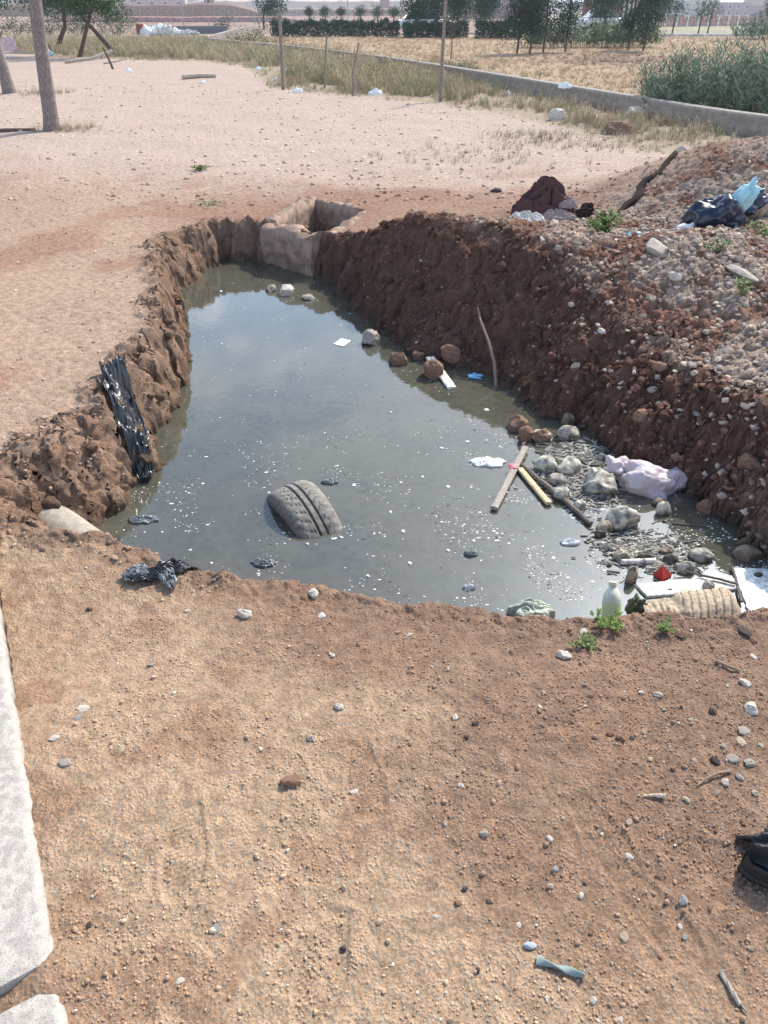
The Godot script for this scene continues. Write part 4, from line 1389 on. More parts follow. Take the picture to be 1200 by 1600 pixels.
	for q in [[Vector2(-1.60, -2.62), Vector2(-0.652, -0.80), 0.022], [Vector2(-0.628, -0.755), Vector2(-0.22, 0.03), 0.017]]:
		var a: Vector2 = q[0]
		var b: Vector2 = q[1]
		var rings := []
		var n := 90
		for k in n + 1:
			var u := k / float(n)
			var c := a.lerp(b, u)
			var chip := 0.004 * noise_b.get_noise_2d(u * 14.0, a.x) + 0.006 * noise_b.get_noise_2d(u * 55.0, a.x)
			var corner := 0.012 * smoothstep(0.985, 1.0, u) + 0.012 * smoothstep(0.015, 0.0, u)
			var e := c + right * (chip - corner)
			var top: float = q[2] + 0.003 * noise_b.get_noise_2d(u * 9.0, 4.0)
			var ring := []
			var skew := dir * 0.14 if k == 0 or k == n else Vector2.ZERO
			for s in [[0.0, -0.06], [0.0, top - 0.012], [-0.010, top - 0.003], [-0.024, top], [-0.12, top + 0.001], [-0.30, top], [-0.55, top], [-0.55, -0.06]]:
				var pp: Vector2 = e + right * s[0]
				if k == n:
					pp += dir * (0.02 * noise_b.get_noise_2d(s[0] * 9.0, 3.0) + s[0] * -0.10)
				if k == 0:
					pp += dir * (0.02 * noise_b.get_noise_2d(s[0] * 9.0, 8.0) + s[0] * -0.10)
				ring.append(Vector3(pp.x, s[1], pp.y))
			rings.append(ring)
		part("kerb_slab", loft(rings), mats["concrete"], pav)

	# black shoe at the right edge
	var t := thing("black_shoe", "black open shoe lying at the right edge of foreground", "shoe", on(0.895, -0.975, 0.004))
	var rings := []
	for k in 15:
		var u := k / 14.0
		var x := lerpf(-0.115, 0.125, u)
		var w := 0.036 * sqrt(maxf(0.02, 1.0 - pow(absf(2.0 * u - 1.0), 3.0))) * lerpf(0.9, 1.12, u)
		var ring := []
		for q in [[-1.0, 0.0], [-1.04, 0.008], [-1.0, 0.016], [1.0, 0.016], [1.04, 0.008], [1.0, 0.0]]:
			ring.append(Vector3(x, q[1], q[0] * w))
		rings.append(ring)
	part("sole", loft(rings), mats["rubber_dark"], t)
	rings = []
	for k in 21:
		var u := k / 20.0
		var x := lerpf(-0.112, 0.122, u)
		var w := 0.036 * sqrt(maxf(0.03, 1.0 - pow(absf(2.0 * u - 1.0), 3.0))) * lerpf(0.9, 1.1, u)
		var hh := lerpf(0.062, 0.036, smoothstep(0.2, 0.9, u)) * (1.0 - 0.4 * smoothstep(0.9, 1.0, u))
		var open := smoothstep(0.62, 0.5, u)
		var ring := []
		var pts := []
		for i in 9:
			var a := PI * (i / 8.0)
			var gap := 0.0
			var px := -cos(a) * w
			var py := 0.012 + sin(a) * hh
			if open > 0.0 and i in [3, 4, 5]:
				px = lerpf(px, signf(px) * w * 0.82 if i != 4 else 0.0, open)
				py = lerpf(py, 0.02 if i == 4 else 0.024, open)
			elif open > 0.0 and i in [2, 6]:
				px = lerpf(px, signf(px) * w * 0.92, open)
				py = lerpf(py, hh, open)
			pts.append(Vector3(x, py, px))
		pts.append(Vector3(x, 0.008, w * 0.9))
		pts.append(Vector3(x, 0.008, -w * 0.9))
		rings.append(pts)
	part("upper", loft(rings), mats["shoe_black"], t)
	t.rotation_degrees = Vector3(0, -14, 0)
	t = thing("shoe_tongue", "second black rubber piece behind the black shoe", "shoe piece", on(0.90, -1.045, 0.02))
	var tg := part("rubber_piece", crumple(71, 3, Vector3(0.065, 0.03, 0.032), 0.25, 1.0), mats["shoe_black"], t)
	tg.rotation_degrees = Vector3(0, -12, 0)

	# sticks and strips on the foreground
	one("earth_stick", stick(path_between(on(0.985, -1.688, 0.008), on(1.045, -1.640, 0.006), 6, Vector3.ZERO, 0.003), 0.006, 0.003), mats["twig"], "short pale stick on the lip above the white stones", "stick")
	one("arched_twig", stick([on(0.763, -1.213, 0.004), on(0.79, -1.232, 0.010), on(0.825, -1.248, 0.012), on(0.862, -1.259, 0.005)], 0.0028, 0.0035), mats["twig"], "thin arched twig lying on the right foreground earth", "twig")
	one("bone_like_stick", stick([on(0.622, -1.181, 0.004), on(0.645, -1.182, 0.006), on(0.658, -1.182, 0.007), on(0.673, -1.178, 0.006)], 0.002, 0.0065), mats["log_pale"], "short pale stick with a thick end, like a bone", "stick")
	var strip := []
	for k in 25:
		var u := k / 24.0
		var c := on(lerpf(0.305, 0.393, u), lerpf(-0.806, -0.774, u), 0.007)
		var w := 0.0075 * (1.0 + 0.5 * smoothstep(0.15, 0.0, u) + 0.4 * smoothstep(0.85, 1.0, u) + 0.35 * noise_b.get_noise_2d(u * 9.0, 2.0))
		var a := u * 5.0
		strip.append(ring_at(c, Vector3(-0.3, 0, 1).normalized().rotated(Vector3(1, 0, 0.3).normalized(), a), Vector3.UP.rotated(Vector3(1, 0, 0.3).normalized(), a), w, w * 0.45, 9))
	one("twisted_strip", loft(strip), mats["strip_teal"], "twisted grey-green plastic strip on the lower right earth", "strip")
	one("grey_flake", rock(701, 2, Vector3(0.014, 0.004, 0.008), 4, 0.2), mats["flake_blue"], "small blue-grey flake above the twisted plastic strip", "flake", on(0.297, -0.836, 0.003))
	one("dark_stick", flat_board(on(0.664, -0.786, 0.006), on(0.683, -0.716, 0.005), 0.009, 0.006, 3), mats["board_grey"], "short straight grey stick near the lower right corner", "stick")

	# rags and bags on the heap
	t = thing("rag_heap", "dark maroon rag thrown in a heap on the far side of pit", "rag", on(1.47, -7.30, 0.0))
	part("rag", mound(81, 0.27, 0.17, 0.12, 0.17, 0.8, 2.6, 0.35), mats["cloth_brown"], t, Vector3(-0.04, 0.0, -0.02))
	part("pale_hem", mound(83, 0.17, 0.09, 0.05, 0.045, 1.5, 0.8, 0.2), mats["cloth_pale"], t, Vector3(0.07, 0.0, 0.17))
	part("pale_fold", mound(84, 0.10, 0.06, 0.05, 0.03, 0.6, 1.6, 0.3), mats["cloth_pale"], t, Vector3(0.15, 0.10, 0.06))
	one("white_sack", mound(85, 0.15, 0.10, 0.07, 0.035, 1.3, 1.5), mats["sack_white"], "crumpled white sack in front of the maroon rag", "sack", on(1.23, -6.98, 0.0))
	var boot := one("old_boot", crumple(87, 4, Vector3(0.10, 0.06, 0.06), 0.2, 1.0), mats["board_dark"], "dark worn boot lying right of the maroon rag", "boot", on(1.76, -7.18, 0.03))
	boot.rotation_degrees = Vector3(0, 10, 25)
	for q in [[0.22, -6.80, 0.10, "leftmost pale slab on the edge of the earth ridge"], [0.50, -7.08, 0.075, "middle pale slab on the edge of the earth ridge"], [0.80, -7.15, 0.12, "rightmost pale slab on the edge of the earth ridge"]]:
		var sl := one("pale_slab", rock(int(720 + q[0] * 100.0), 3, Vector3(q[2], 0.03, q[2] * 0.55), 8, 0.15), mats["stone0"], q[3], "slab", on(q[0], q[1], 0.015))
		sl.rotation.y = q[0] * 3.0
	one("dark_lump", rock(731, 2, Vector3(0.06, 0.03, 0.045), 5, 0.25), mats["stone3"], "small black lump left of and behind the maroon rag", "lump", on(1.14, -8.35, 0.01))
	t = thing("dark_blue_bag", "dark blue plastic bag with a cyan bag on the heap", "bag", on(2.62, -6.28, 0.0))
	var bb := part("bag_body", crumple(91, 4, Vector3(0.20, 0.17, 0.15), 0.20, 0.9), mats["blue_film"], t, Vector3(-0.05, 0.05, 0.02))
	bb = part("bag_wing", crumple(93, 4, Vector3(0.16, 0.09, 0.10), 0.20, 0.9), mats["blue_film"], t, Vector3(0.24, 0.13, -0.14))
	bb.rotation_degrees = Vector3(0, 30, 20)
	bb = part("bag_tail", crumple(95, 4, Vector3(0.12, 0.03, 0.06), 0.20, 0.9), mats["blue_film"], t, Vector3(-0.22, 0.0, 0.10))
	bb.rotation_degrees = Vector3(0, 25, 8)
	bb = part("cyan_film", crumple(97, 4, Vector3(0.065, 0.16, 0.06), 0.20, 0.9, -2.0), mats["cyan_film"], t, Vector3(0.10, 0.19, 0.03))
	bb.rotation_degrees = Vector3(12, 0, -32)
	bb = part("white_corner", crumple(98, 3, Vector3(0.075, 0.035, 0.04), 0.4, 1.5), mats["white_film"], t, Vector3(-0.31, 0.01, 0.17))
	one("cream_boulder", rock(741, 3, Vector3(0.14, 0.13, 0.12), 7, 0.12), mats["stone5"], "cream boulder on the heap at the right frame edge", "boulder", on(3.05, -6.62, 0.06))
	one("blue_fragment", crumple(99, 3, Vector3(0.06, 0.015, 0.03), 0.5, 1.7), mats["sky_plastic"], "small blue plastic scrap on the rubble by the bush", "scrap", on(1.87, -6.0, 0.012))
	# long dark charred beam along the crest of the heap
	var beam := []
	var radii := []
	for k in 12:
		var u := k / 11.0
		var p := on(lerpf(2.02, 2.86, u), lerpf(-7.15, -8.22, u), 0.008 + 0.02 * noise_a.get_noise_1d(u * 6.0)) + Vector3(0.05 * noise_a.get_noise_1d(u * 5.0 + 20.0), 0, 0.05 * noise_a.get_noise_1d(u * 7.0 + 50.0))
		beam.append(p)
		radii.append(0.030 * (0.75 + 0.6 * absf(noise_a.get_noise_1d(u * 9.0 + 4.0))) * (0.6 + 0.7 * sin(PI * clampf(u * 0.9 + 0.05, 0, 1))))
	one("charred_beam", tube(beam, radii, 9, 0.6), mats["board_dark"], "long dark charred beam lying along the heap's left crest", "beam")
	for q in [[1.70, -4.9, 0.22, 0.09, "flat grey slab half buried in the right rubble slope", "stone1"], [2.1, -4.55, 0.20, 0.06, "long grey slab stone in the lower right rubble slope", "stone1"], [3.0, -8.55, 0.12, 0.16, "white block on top of the spoil heap", "stone0"], [3.75, -9.6, 0.20, 0.10, "white broken slab in grass behind the spoil heap", "stone0"]]:
		var sl := one("slab_stone", rock(int(750 + q[0] * 10.0), 3, Vector3(q[2] * 0.6, q[3] * 0.5, q[2] * 0.4), 9, 0.12), mats[q[5]], q[4], "slab", on(q[0], q[1], 0.01))
		sl.rotation_degrees = Vector3(12, q[0] * 60.0, 8)

# ---------------------------------------------------------------- plants
func add_leaf(v: PackedVector3Array, col: PackedColorArray, p: Vector3, along: Vector3, side: Vector3, l: float, w: float, c: Color) -> void:
	var n := along.cross(side).normalized()
	var a := p
	var b := p + along * l * 0.45 + side * w * 0.5 + n * w * 0.15
	var e := p + along * l * 0.45 - side * w * 0.5 + n * w * 0.15
	var t := p + along * l - n * l * 0.08
	for q in [a, t, b, a, e, t]:
		v.append(q)
		col.append(c)

func seq(n: int) -> PackedInt32Array:
	var idx := PackedInt32Array()
	idx.resize(n)
	for k in n:
		idx[k] = k
	return idx

func leaves_mesh(v: PackedVector3Array, col: PackedColorArray) -> ArrayMesh:
	return commit(v, seq(v.size()), col, true)

# leaves spread through blobs: a crown with gaps and clumps
func crown_mesh(blobs: Array, n: int, leaf: float, c: Color, seed_: int, slim := 0.5) -> ArrayMesh:
	var r := RandomNumberGenerator.new()
	r.seed = seed_
	var v := PackedVector3Array()
	var col := PackedColorArray()
	var total := 0.0
	for b in blobs:
		total += b[1].x * b[1].y * b[1].z
	for b in blobs:
		var share := int(n * b[1].x * b[1].y * b[1].z / total)
		var clumps := maxi(6, share / 26)
		for k in clumps:
			var d := Vector3(r.randfn(), r.randfn(), r.randfn()).normalized() * pow(r.randf(), 0.42)
			if noise_a.get_noise_3dv(d * 1.6 + Vector3.ONE * seed_) < -0.42:
				continue
			var at: Vector3 = b[0] + d * b[1] * (1.0 + 0.18 * r.randfn())
			var tone := r.randf_range(0.75, 1.3)
			for q in 26:
				var o := Vector3(r.randfn(), r.randfn() * 0.8, r.randfn()) * leaf * 1.5
				var along := (Vector3(r.randfn(), r.randfn() * 0.7 - 0.15, r.randfn())).normalized()
				var side := along.cross(Vector3(r.randfn(), r.randfn(), r.randfn())).normalized()
				var g := tone * r.randf_range(0.8, 1.2)
				add_leaf(v, col, at + o, along, side, leaf * r.randf_range(0.7, 1.3), leaf * slim, Color(c.r * g, c.g * g, c.b * g * r.randf_range(0.85, 1.15)))
	return leaves_mesh(v, col)

func tree(called: String, label: String, group: String, at: Vector3, pts: Array, r0: float, r1: float, blobs: Array, n: int, leaf: float, c: Color, bark: String, seed_: int) -> Node3D:
	var t := thing(called, label, "tree", at, 0.0, group)
	var tr := part("trunk", stick(pts, r0, r1, 10, 0.25), mats[bark], t)
	var limbs := 0
	var top: Vector3 = pts[pts.size() - 1]
	for b in blobs:
		if b[0].distance_to(top) > 0.2 and limbs < 6:
			limbs += 1
			part("limb", stick([pts[pts.size() - 2].lerp(top, 0.5), pts[pts.size() - 2].lerp(b[0], 0.6) + Vector3(0, 0.05, 0), b[0]], r1 * 0.8, r1 * 0.3, 6, 0.2), mats[bark], tr)
	part("crown", crown_mesh(blobs, n, leaf, c, seed_), mats["leaf"], t)
	return t

func leafy_plant(called: String, label: String, at: Vector3, h: float, spread: float, stems: int, leaf: float, c: Color, seed_: int) -> void:
	var r := RandomNumberGenerator.new()
	r.seed = seed_
	var t := thing(called, label, "plant", at, 0.0, "small green weeds round the pit")
	var v := PackedVector3Array()
	var col := PackedColorArray()
	for s in stems:
		var a := r.randf() * TAU
		var out := Vector3(cos(a), 0, sin(a)) * spread * sqrt(r.randf())
		var tip := Vector3(out.x, h * r.randf_range(0.6, 1.0) * (1.0 - 0.35 * out.length() / spread), out.z)
		var mid := Vector3(out.x * 0.4, tip.y * 0.55, out.z * 0.4)
		if s < 7:
			part("stem", stick([Vector3(out.x * 0.1, -0.01, out.z * 0.1), mid, tip], leaf * 0.07, leaf * 0.03, 5, 0.0), plain("green_stem", lin(0.14, 0.16, 0.06), 0.7), t)
		for k in 9:
			var u := r.randf_range(0.3, 1.0)
			var p := mid.lerp(tip, u) if u > 0.5 else Vector3(out.x * 0.1, 0, out.z * 0.1).lerp(mid, u * 2.0)
			var b := r.randf() * TAU
			var along := Vector3(cos(b), r.randf_range(-0.1, 0.7), sin(b)).normalized()
			var g := r.randf_range(0.7, 1.35)
			add_leaf(v, col, p, along, along.cross(Vector3.UP).normalized(), leaf * r.randf_range(0.6, 1.2), leaf * 0.5, Color(c.r * g, c.g * g, c.b * g))
	part("leaves", leaves_mesh(v, col), mats["leaf"], t)

func tuft(seed_: int, blades: int, lean: float, width: float) -> ArrayMesh:
	var r := RandomNumberGenerator.new()
	r.seed = seed_
	var v := PackedVector3Array()
	var col := PackedColorArray()
	for b in blades:
		var a := r.randf() * TAU
		var root := Vector3(cos(a), 0, sin(a)) * 0.22 * sqrt(r.randf())
		var h := r.randf_range(0.45, 1.0)
		var dir := Vector3(cos(a + r.randfn()), 0, sin(a + r.randfn()))
		var side := dir.cross(Vector3.UP) * width
		var m := root + Vector3(0, h * 0.6, 0) + dir * lean * 0.3 * h
		var t := root + Vector3(0, h, 0) + dir * lean * h
		var g := r.randf_range(0.7, 1.3)
		for q in [root - side, m + side * 0.8, root + side, root - side, m - side * 0.8, m + side * 0.8, m - side * 0.8, t, m + side * 0.8]:
			v.append(q)
			col.append(Color(g, g, g))
		if r.randf() < 0.35:   # seed head
			for q in [t - side * 2.0, t + Vector3(0, 0.16, 0) + dir * 0.05, t + side * 2.0]:
				v.append(q)
				col.append(Color(g * 1.1, g, g * 0.9))
	return leaves_mesh(v, col)

func build_plants() -> void:
	leafy_plant("green_bush", "round bright green bush on the rubble right of maroon rag", on(1.66, -6.08, 0.0), 0.24, 0.15, 42, 0.05, Color(0.085, 0.13, 0.03), 1)
	leafy_plant("weed", "small green weed just below the round bush", on(1.50, -5.62, 0.0), 0.13, 0.06, 12, 0.035, Color(0.10, 0.14, 0.04), 2)
	leafy_plant("weed", "upper sparse weed on the right rubble slope", on(2.04, -4.80, 0.0), 0.12, 0.09, 9, 0.035, Color(0.15, 0.19, 0.08), 3)
	leafy_plant("weed", "lower sparse weed on the right rubble slope", on(2.02, -4.34, 0.0), 0.10, 0.09, 9, 0.032, Color(0.15, 0.19, 0.08), 4)
	leafy_plant("weed", "green weed at right frame edge below the cream boulder", on(2.68, -5.66, 0.0), 0.14, 0.12, 14, 0.04, Color(0.13, 0.17, 0.05), 5)
	leafy_plant("weed", "green weed on the lip in front of the bottle", on(0.71, -1.875, 0.0), 0.045, 0.055, 13, 0.022, Color(0.11, 0.16, 0.04), 6)
	leafy_plant("weed", "trailing green weed beside the white stone below the lip", on(0.612, -1.78, 0.0), 0.030, 0.055, 12, 0.018, Color(0.13, 0.16, 0.06), 7)
	leafy_plant("weed", "small green weed on the lip before the ribbed container", on(0.885, -1.84, 0.0), 0.040, 0.04, 9, 0.018, Color(0.11, 0.15, 0.05), 8)
	leafy_plant("weed", "low green weed on the bare plain beyond the pit", on(-2.15, -9.75, 0.0), 0.05, 0.14, 12, 0.05, Color(0.09, 0.12, 0.04), 9)
	leafy_plant("weed", "faint green weed on the far left rim of pit", on(-1.72, -7.95, 0.0), 0.03, 0.22, 16, 0.03, Color(0.17, 0.18, 0.08), 10)

	# dry grass of the strip along the low wall, and stubble of the field
	var kinds := [tuft(1, 16, 0.35, 0.014), tuft(2, 14, 0.55, 0.018), tuft(3, 18, 0.25, 0.012)]
	var straw := [Color(0.52, 0.43, 0.28), Color(0.44, 0.36, 0.24), Color(0.30, 0.30, 0.17), Color(0.36, 0.24, 0.17), Color(0.58, 0.50, 0.36)]
	var places := [[], [], []]
	var colors := [[], [], []]
	var n := 0
	var tries := 0
	while n < 11000 and tries < 200000:
		tries += 1
		var d := 9.0 + 46.0 * pow(rng.randf(), 1.25)
		var x := rng.randf_range(-1.0, 1.0) * (0.45 * d + 0.6)
		var z := -d
		var edge := line_z(GRASS_EDGE, x)
		if z > edge + 0.3 * noise_b.get_noise_2d(x, z) or x > line_x(LOW_WALL, z) - 0.12:
			continue
		if d > 45.0 and x > -9.2:
			continue
		if x > -8.0 and x < -2.6 and d > 22.8 and d < 28.0 and x + 0.3 * (d - 22.0) < -0.5 and rng.randf() < 0.88:
			continue
		var ntv := noise_b.get_noise_2d(x * 0.8, z * 0.5)
		if rng.randf() > (0.45 + ntv * 1.5 + 0.3 * smoothstep(0.0, 3.0, edge - z)) * lerpf(1.0, 0.42, smoothstep(0.8, 2.6, x)):
			continue
		var tall := lerpf(0.10, 0.30, smoothstep(0.0, 3.0, edge - z)) * rng.randf_range(0.6, 1.3) * lerpf(1.0, 0.55, smoothstep(0.5, 2.8, x))
		if d > 46.0:
			tall *= 0.7
		var k := rng.randi() % 3
		places[k].append(Transform3D(Basis(Vector3.UP, rng.randf() * TAU).scaled(Vector3(tall * 1.25, tall, tall * 1.25)), on(x, z, -0.01)))
		var ci := rng.randi() % 5
		if noise_b.get_noise_2d(x * 0.5 + 50.0, z * 0.3) > 0.12 and rng.randf() < 0.5:
			ci = 2
		colors[k].append(straw[ci] * rng.randf_range(0.75, 1.2))
		n += 1
	for k in 3:
		multi("dry_grass", kinds[k], mats["dry_blade"], places[k], colors[k])
	places = [[], [], []]
	colors = [[], [], []]
	for q in 15000:
		var d := 12.0 + 44.0 * pow(rng.randf(), 1.1)
		var x := rng.randf_range(-9.0, 0.45 * d + 0.8)
		var z := -d
		if d < 45.5 and x < line_x(LOW_WALL, z) + 0.2 or absf(x) > 0.45 * d + 0.8:
			continue
		var green := smoothstep(0.1, 0.3, noise_b.get_noise_2d(x * 0.35 - 9.0, z * 0.2)) * smoothstep(6.0, 1.0, x - line_x(LOW_WALL, z))
		var tall := rng.randf_range(0.05, 0.13) * (1.0 + green)
		var k := rng.randi() % 3
		places[k].append(Transform3D(Basis(Vector3.UP, rng.randf() * TAU).scaled(Vector3(tall * 2.0, tall, tall * 2.0)), on(x, z, -0.01)))
		var c := Color(0.50, 0.36, 0.20).lerp(Color(0.42, 0.30, 0.19), rng.randf())
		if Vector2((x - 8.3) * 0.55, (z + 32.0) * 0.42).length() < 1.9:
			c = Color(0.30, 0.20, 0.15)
		if rng.randf() < green:
			c = Color(0.20, 0.21, 0.12)
		colors[k].append(c * rng.randf_range(0.8, 1.15))
	for k in 3:
		multi("field_stubble", kinds[k], mats["dry_blade"], places[k], colors[k])
	# little dry weeds on the plain
	places = []
	colors = []
	for q in 420:
		var c: Array = [[1.0, -10.6, 1.0, 0.5], [-4.9, -13.3, 0.5, 0.15], [2.9, -11.6, 0.9, 0.4], [-7.5, -19.2, 0.5, 0.2], [2.2, -12.4, 0.6, 0.3]][rng.randi() % 5]
		var x: float = c[0] + rng.randfn() * c[2] * 0.6
		var z: float = c[1] + rng.randfn() * c[3]
		var tall := rng.randf_range(0.04, 0.12)
		places.append(Transform3D(Basis(Vector3.UP, rng.randf() * TAU).scaled(Vector3(tall * 1.3, tall, tall * 1.3)), on(x, z, -0.005)))
		colors.append(straw[rng.randi() % 5] * rng.randf_range(0.6, 1.0))
	multi("plain_weeds", kinds[1], mats["dry_blade"], places, colors)

	# tall reed clump inside the low wall
	reeds("reed_clump", "large dense green reed clump behind the low wall", Vector3(6.2, 0, -15.3), 1.5, 1.0, 1.08, 640, Color(0.17, 0.215, 0.14), 31)
	reeds("reed_bed", "pale green reed bed behind the row of field trees", Vector3(9.7, 0, -42.0), 2.9, 0.8, 1.15, 380, Color(0.16, 0.20, 0.10), 32)
	reeds("reed_bed", "bluish green reeds at the far right beyond the white kerb", Vector3(22.6, 0, -53.0), 2.0, 1.2, 1.2, 200, Color(0.11, 0.16, 0.10), 33)
	reeds("roadside_bush", "grey green bush on the right beyond the large reed clump", Vector3(10.6, 0, -22.5), 0.6, 0.5, 0.5, 120, Color(0.16, 0.19, 0.13), 34)

func reeds(called: String, label: String, at: Vector3, rx: float, rz: float, h: float, n: int, c: Color, seed_: int) -> void:
	var r := RandomNumberGenerator.new()
	r.seed = seed_
	var t := thing(called, label, "reeds", at)
	var v := PackedVector3Array()
	var col := PackedColorArray()
	var sv := PackedVector3Array()
	var sc := PackedColorArray()
	for k in n:
		var a := r.randf() * TAU
		var q := sqrt(r.randf())
		var p := Vector3(cos(a) * rx * q, -0.02, sin(a) * rz * q)
		var hh := h * r.randf_range(0.55, 1.12) * (1.0 - 0.45 * pow(q, 3.0))
		var out := Vector3(p.x, 0, p.z) * 0.22 + Vector3(r.randfn(), 0, r.randfn()) * 0.07 * h
		var tip := p + Vector3(0, hh, 0) + out
		var side := Vector3(r.randfn(), 0, r.randfn()).normalized() * 0.008
		for w in [p - side, tip, p + side]:
			sv.append(w)
			sc.append(c * 0.8)
		var lv := 15 if rx < 2.0 else 9
		for m in lv:
			var u := r.randf_range(0.2, 1.0)
			var b := r.randf() * TAU
			var along := Vector3(cos(b), r.randf_range(0.1, 1.1), sin(b)).normalized()
			var g := r.randf_range(0.65, 1.4)
			var l := r.randf_range(0.10, 0.24) * (1.0 if rx < 2.0 else 1.6)
			add_leaf(v, col, p.lerp(tip, u), along, along.cross(Vector3.UP).normalized(), l, 0.022 if rx < 2.0 else 0.05, Color(c.r * g, c.g * g, c.b * g))
	part("stalks", leaves_mesh(sv, sc), mats["leaf"], t)
	part("leaves", leaves_mesh(v, col), mats["leaf"], t)

# ---------------------------------------------------------------- behind the pit
func sweep_wall(path: Array, w: float, h: float, cap: float) -> Array:
	var body := []
	var top := []
	for k in path.size():
		var p := Vector3(path[k][0], 0, path[k][1])
		var a := Vector3(path[maxi(k - 1, 0)][0], 0, path[maxi(k - 1, 0)][1])
		var b := Vector3(path[mini(k + 1, path.size() - 1)][0], 0, path[mini(k + 1, path.size() - 1)][1])
		var t := (b - a).normalized()
		var s := Vector3(-t.z, 0, t.x)
		body.append([p - s * w * 0.5 + Vector3(0, -0.2, 0), p + s * w * 0.5 + Vector3(0, -0.2, 0), p + s * w * 0.5 + Vector3(0, h, 0), p - s * w * 0.5 + Vector3(0, h, 0)])
		var o := w * 0.5 + 0.015
		top.append([p - s * o + Vector3(0, h + 0.002, 0), p + s * o + Vector3(0, h + 0.002, 0), p + s * o + Vector3(0, h + cap * 0.8, 0), p + s * (o - 0.015) + Vector3(0, h + cap, 0), p - s * (o - 0.015) + Vector3(0, h + cap, 0), p - s * o + Vector3(0, h + cap * 0.8, 0)])
	return [loft(body, true, true, true), loft(top, true, true, true)]

func smooth_path(path: Array, per: int) -> Array:
	var out := []
	for k in path.size() - 1:
		var p0 := Vector2(path[maxi(k - 1, 0)][0], path[maxi(k - 1, 0)][1])
		var p1 := Vector2(path[k][0], path[k][1])
		var p2 := Vector2(path[k + 1][0], path[k + 1][1])
		var p3 := Vector2(path[mini(k + 2, path.size() - 1)][0], path[mini(k + 2, path.size() - 1)][1])
		for j in per:
			var q := p1.cubic_interpolate(p2, p0, p3, j / float(per))
			out.append([q.x, q.y])
	out.append(path[path.size() - 1])
	return out

func building(called: String, label: String, x: float, z: float, y: float, w: float, d: float, h: float, turn: float, wall: String, cols: int, rows: int, ww: float, wh: float, first: float, storey: float) -> Node3D:
	var t := thing(called, label, "building", Vector3(x, y, z), turn)
	part("wall", block(w, h, d), mats[wall], t)
	part("parapet", block(w + 0.3, 0.35, d + 0.3), mats[wall], t, Vector3(0, h + 0.003, 0))
	var frame := block(ww + 0.3, wh + 0.3, 0.10)
	var pane := block(ww, wh, 0.06)
	for j in rows:
		for i in cols:
			var wx := (i + 0.5) / cols * w - w * 0.5
			var o := part("window", frame, mats["plaster_white"], t, Vector3(wx, first + j * storey, d * 0.5 + 0.05))
			part("pane", pane, mats["pane"], o, Vector3(0, 0.15, 0.045))
	return t

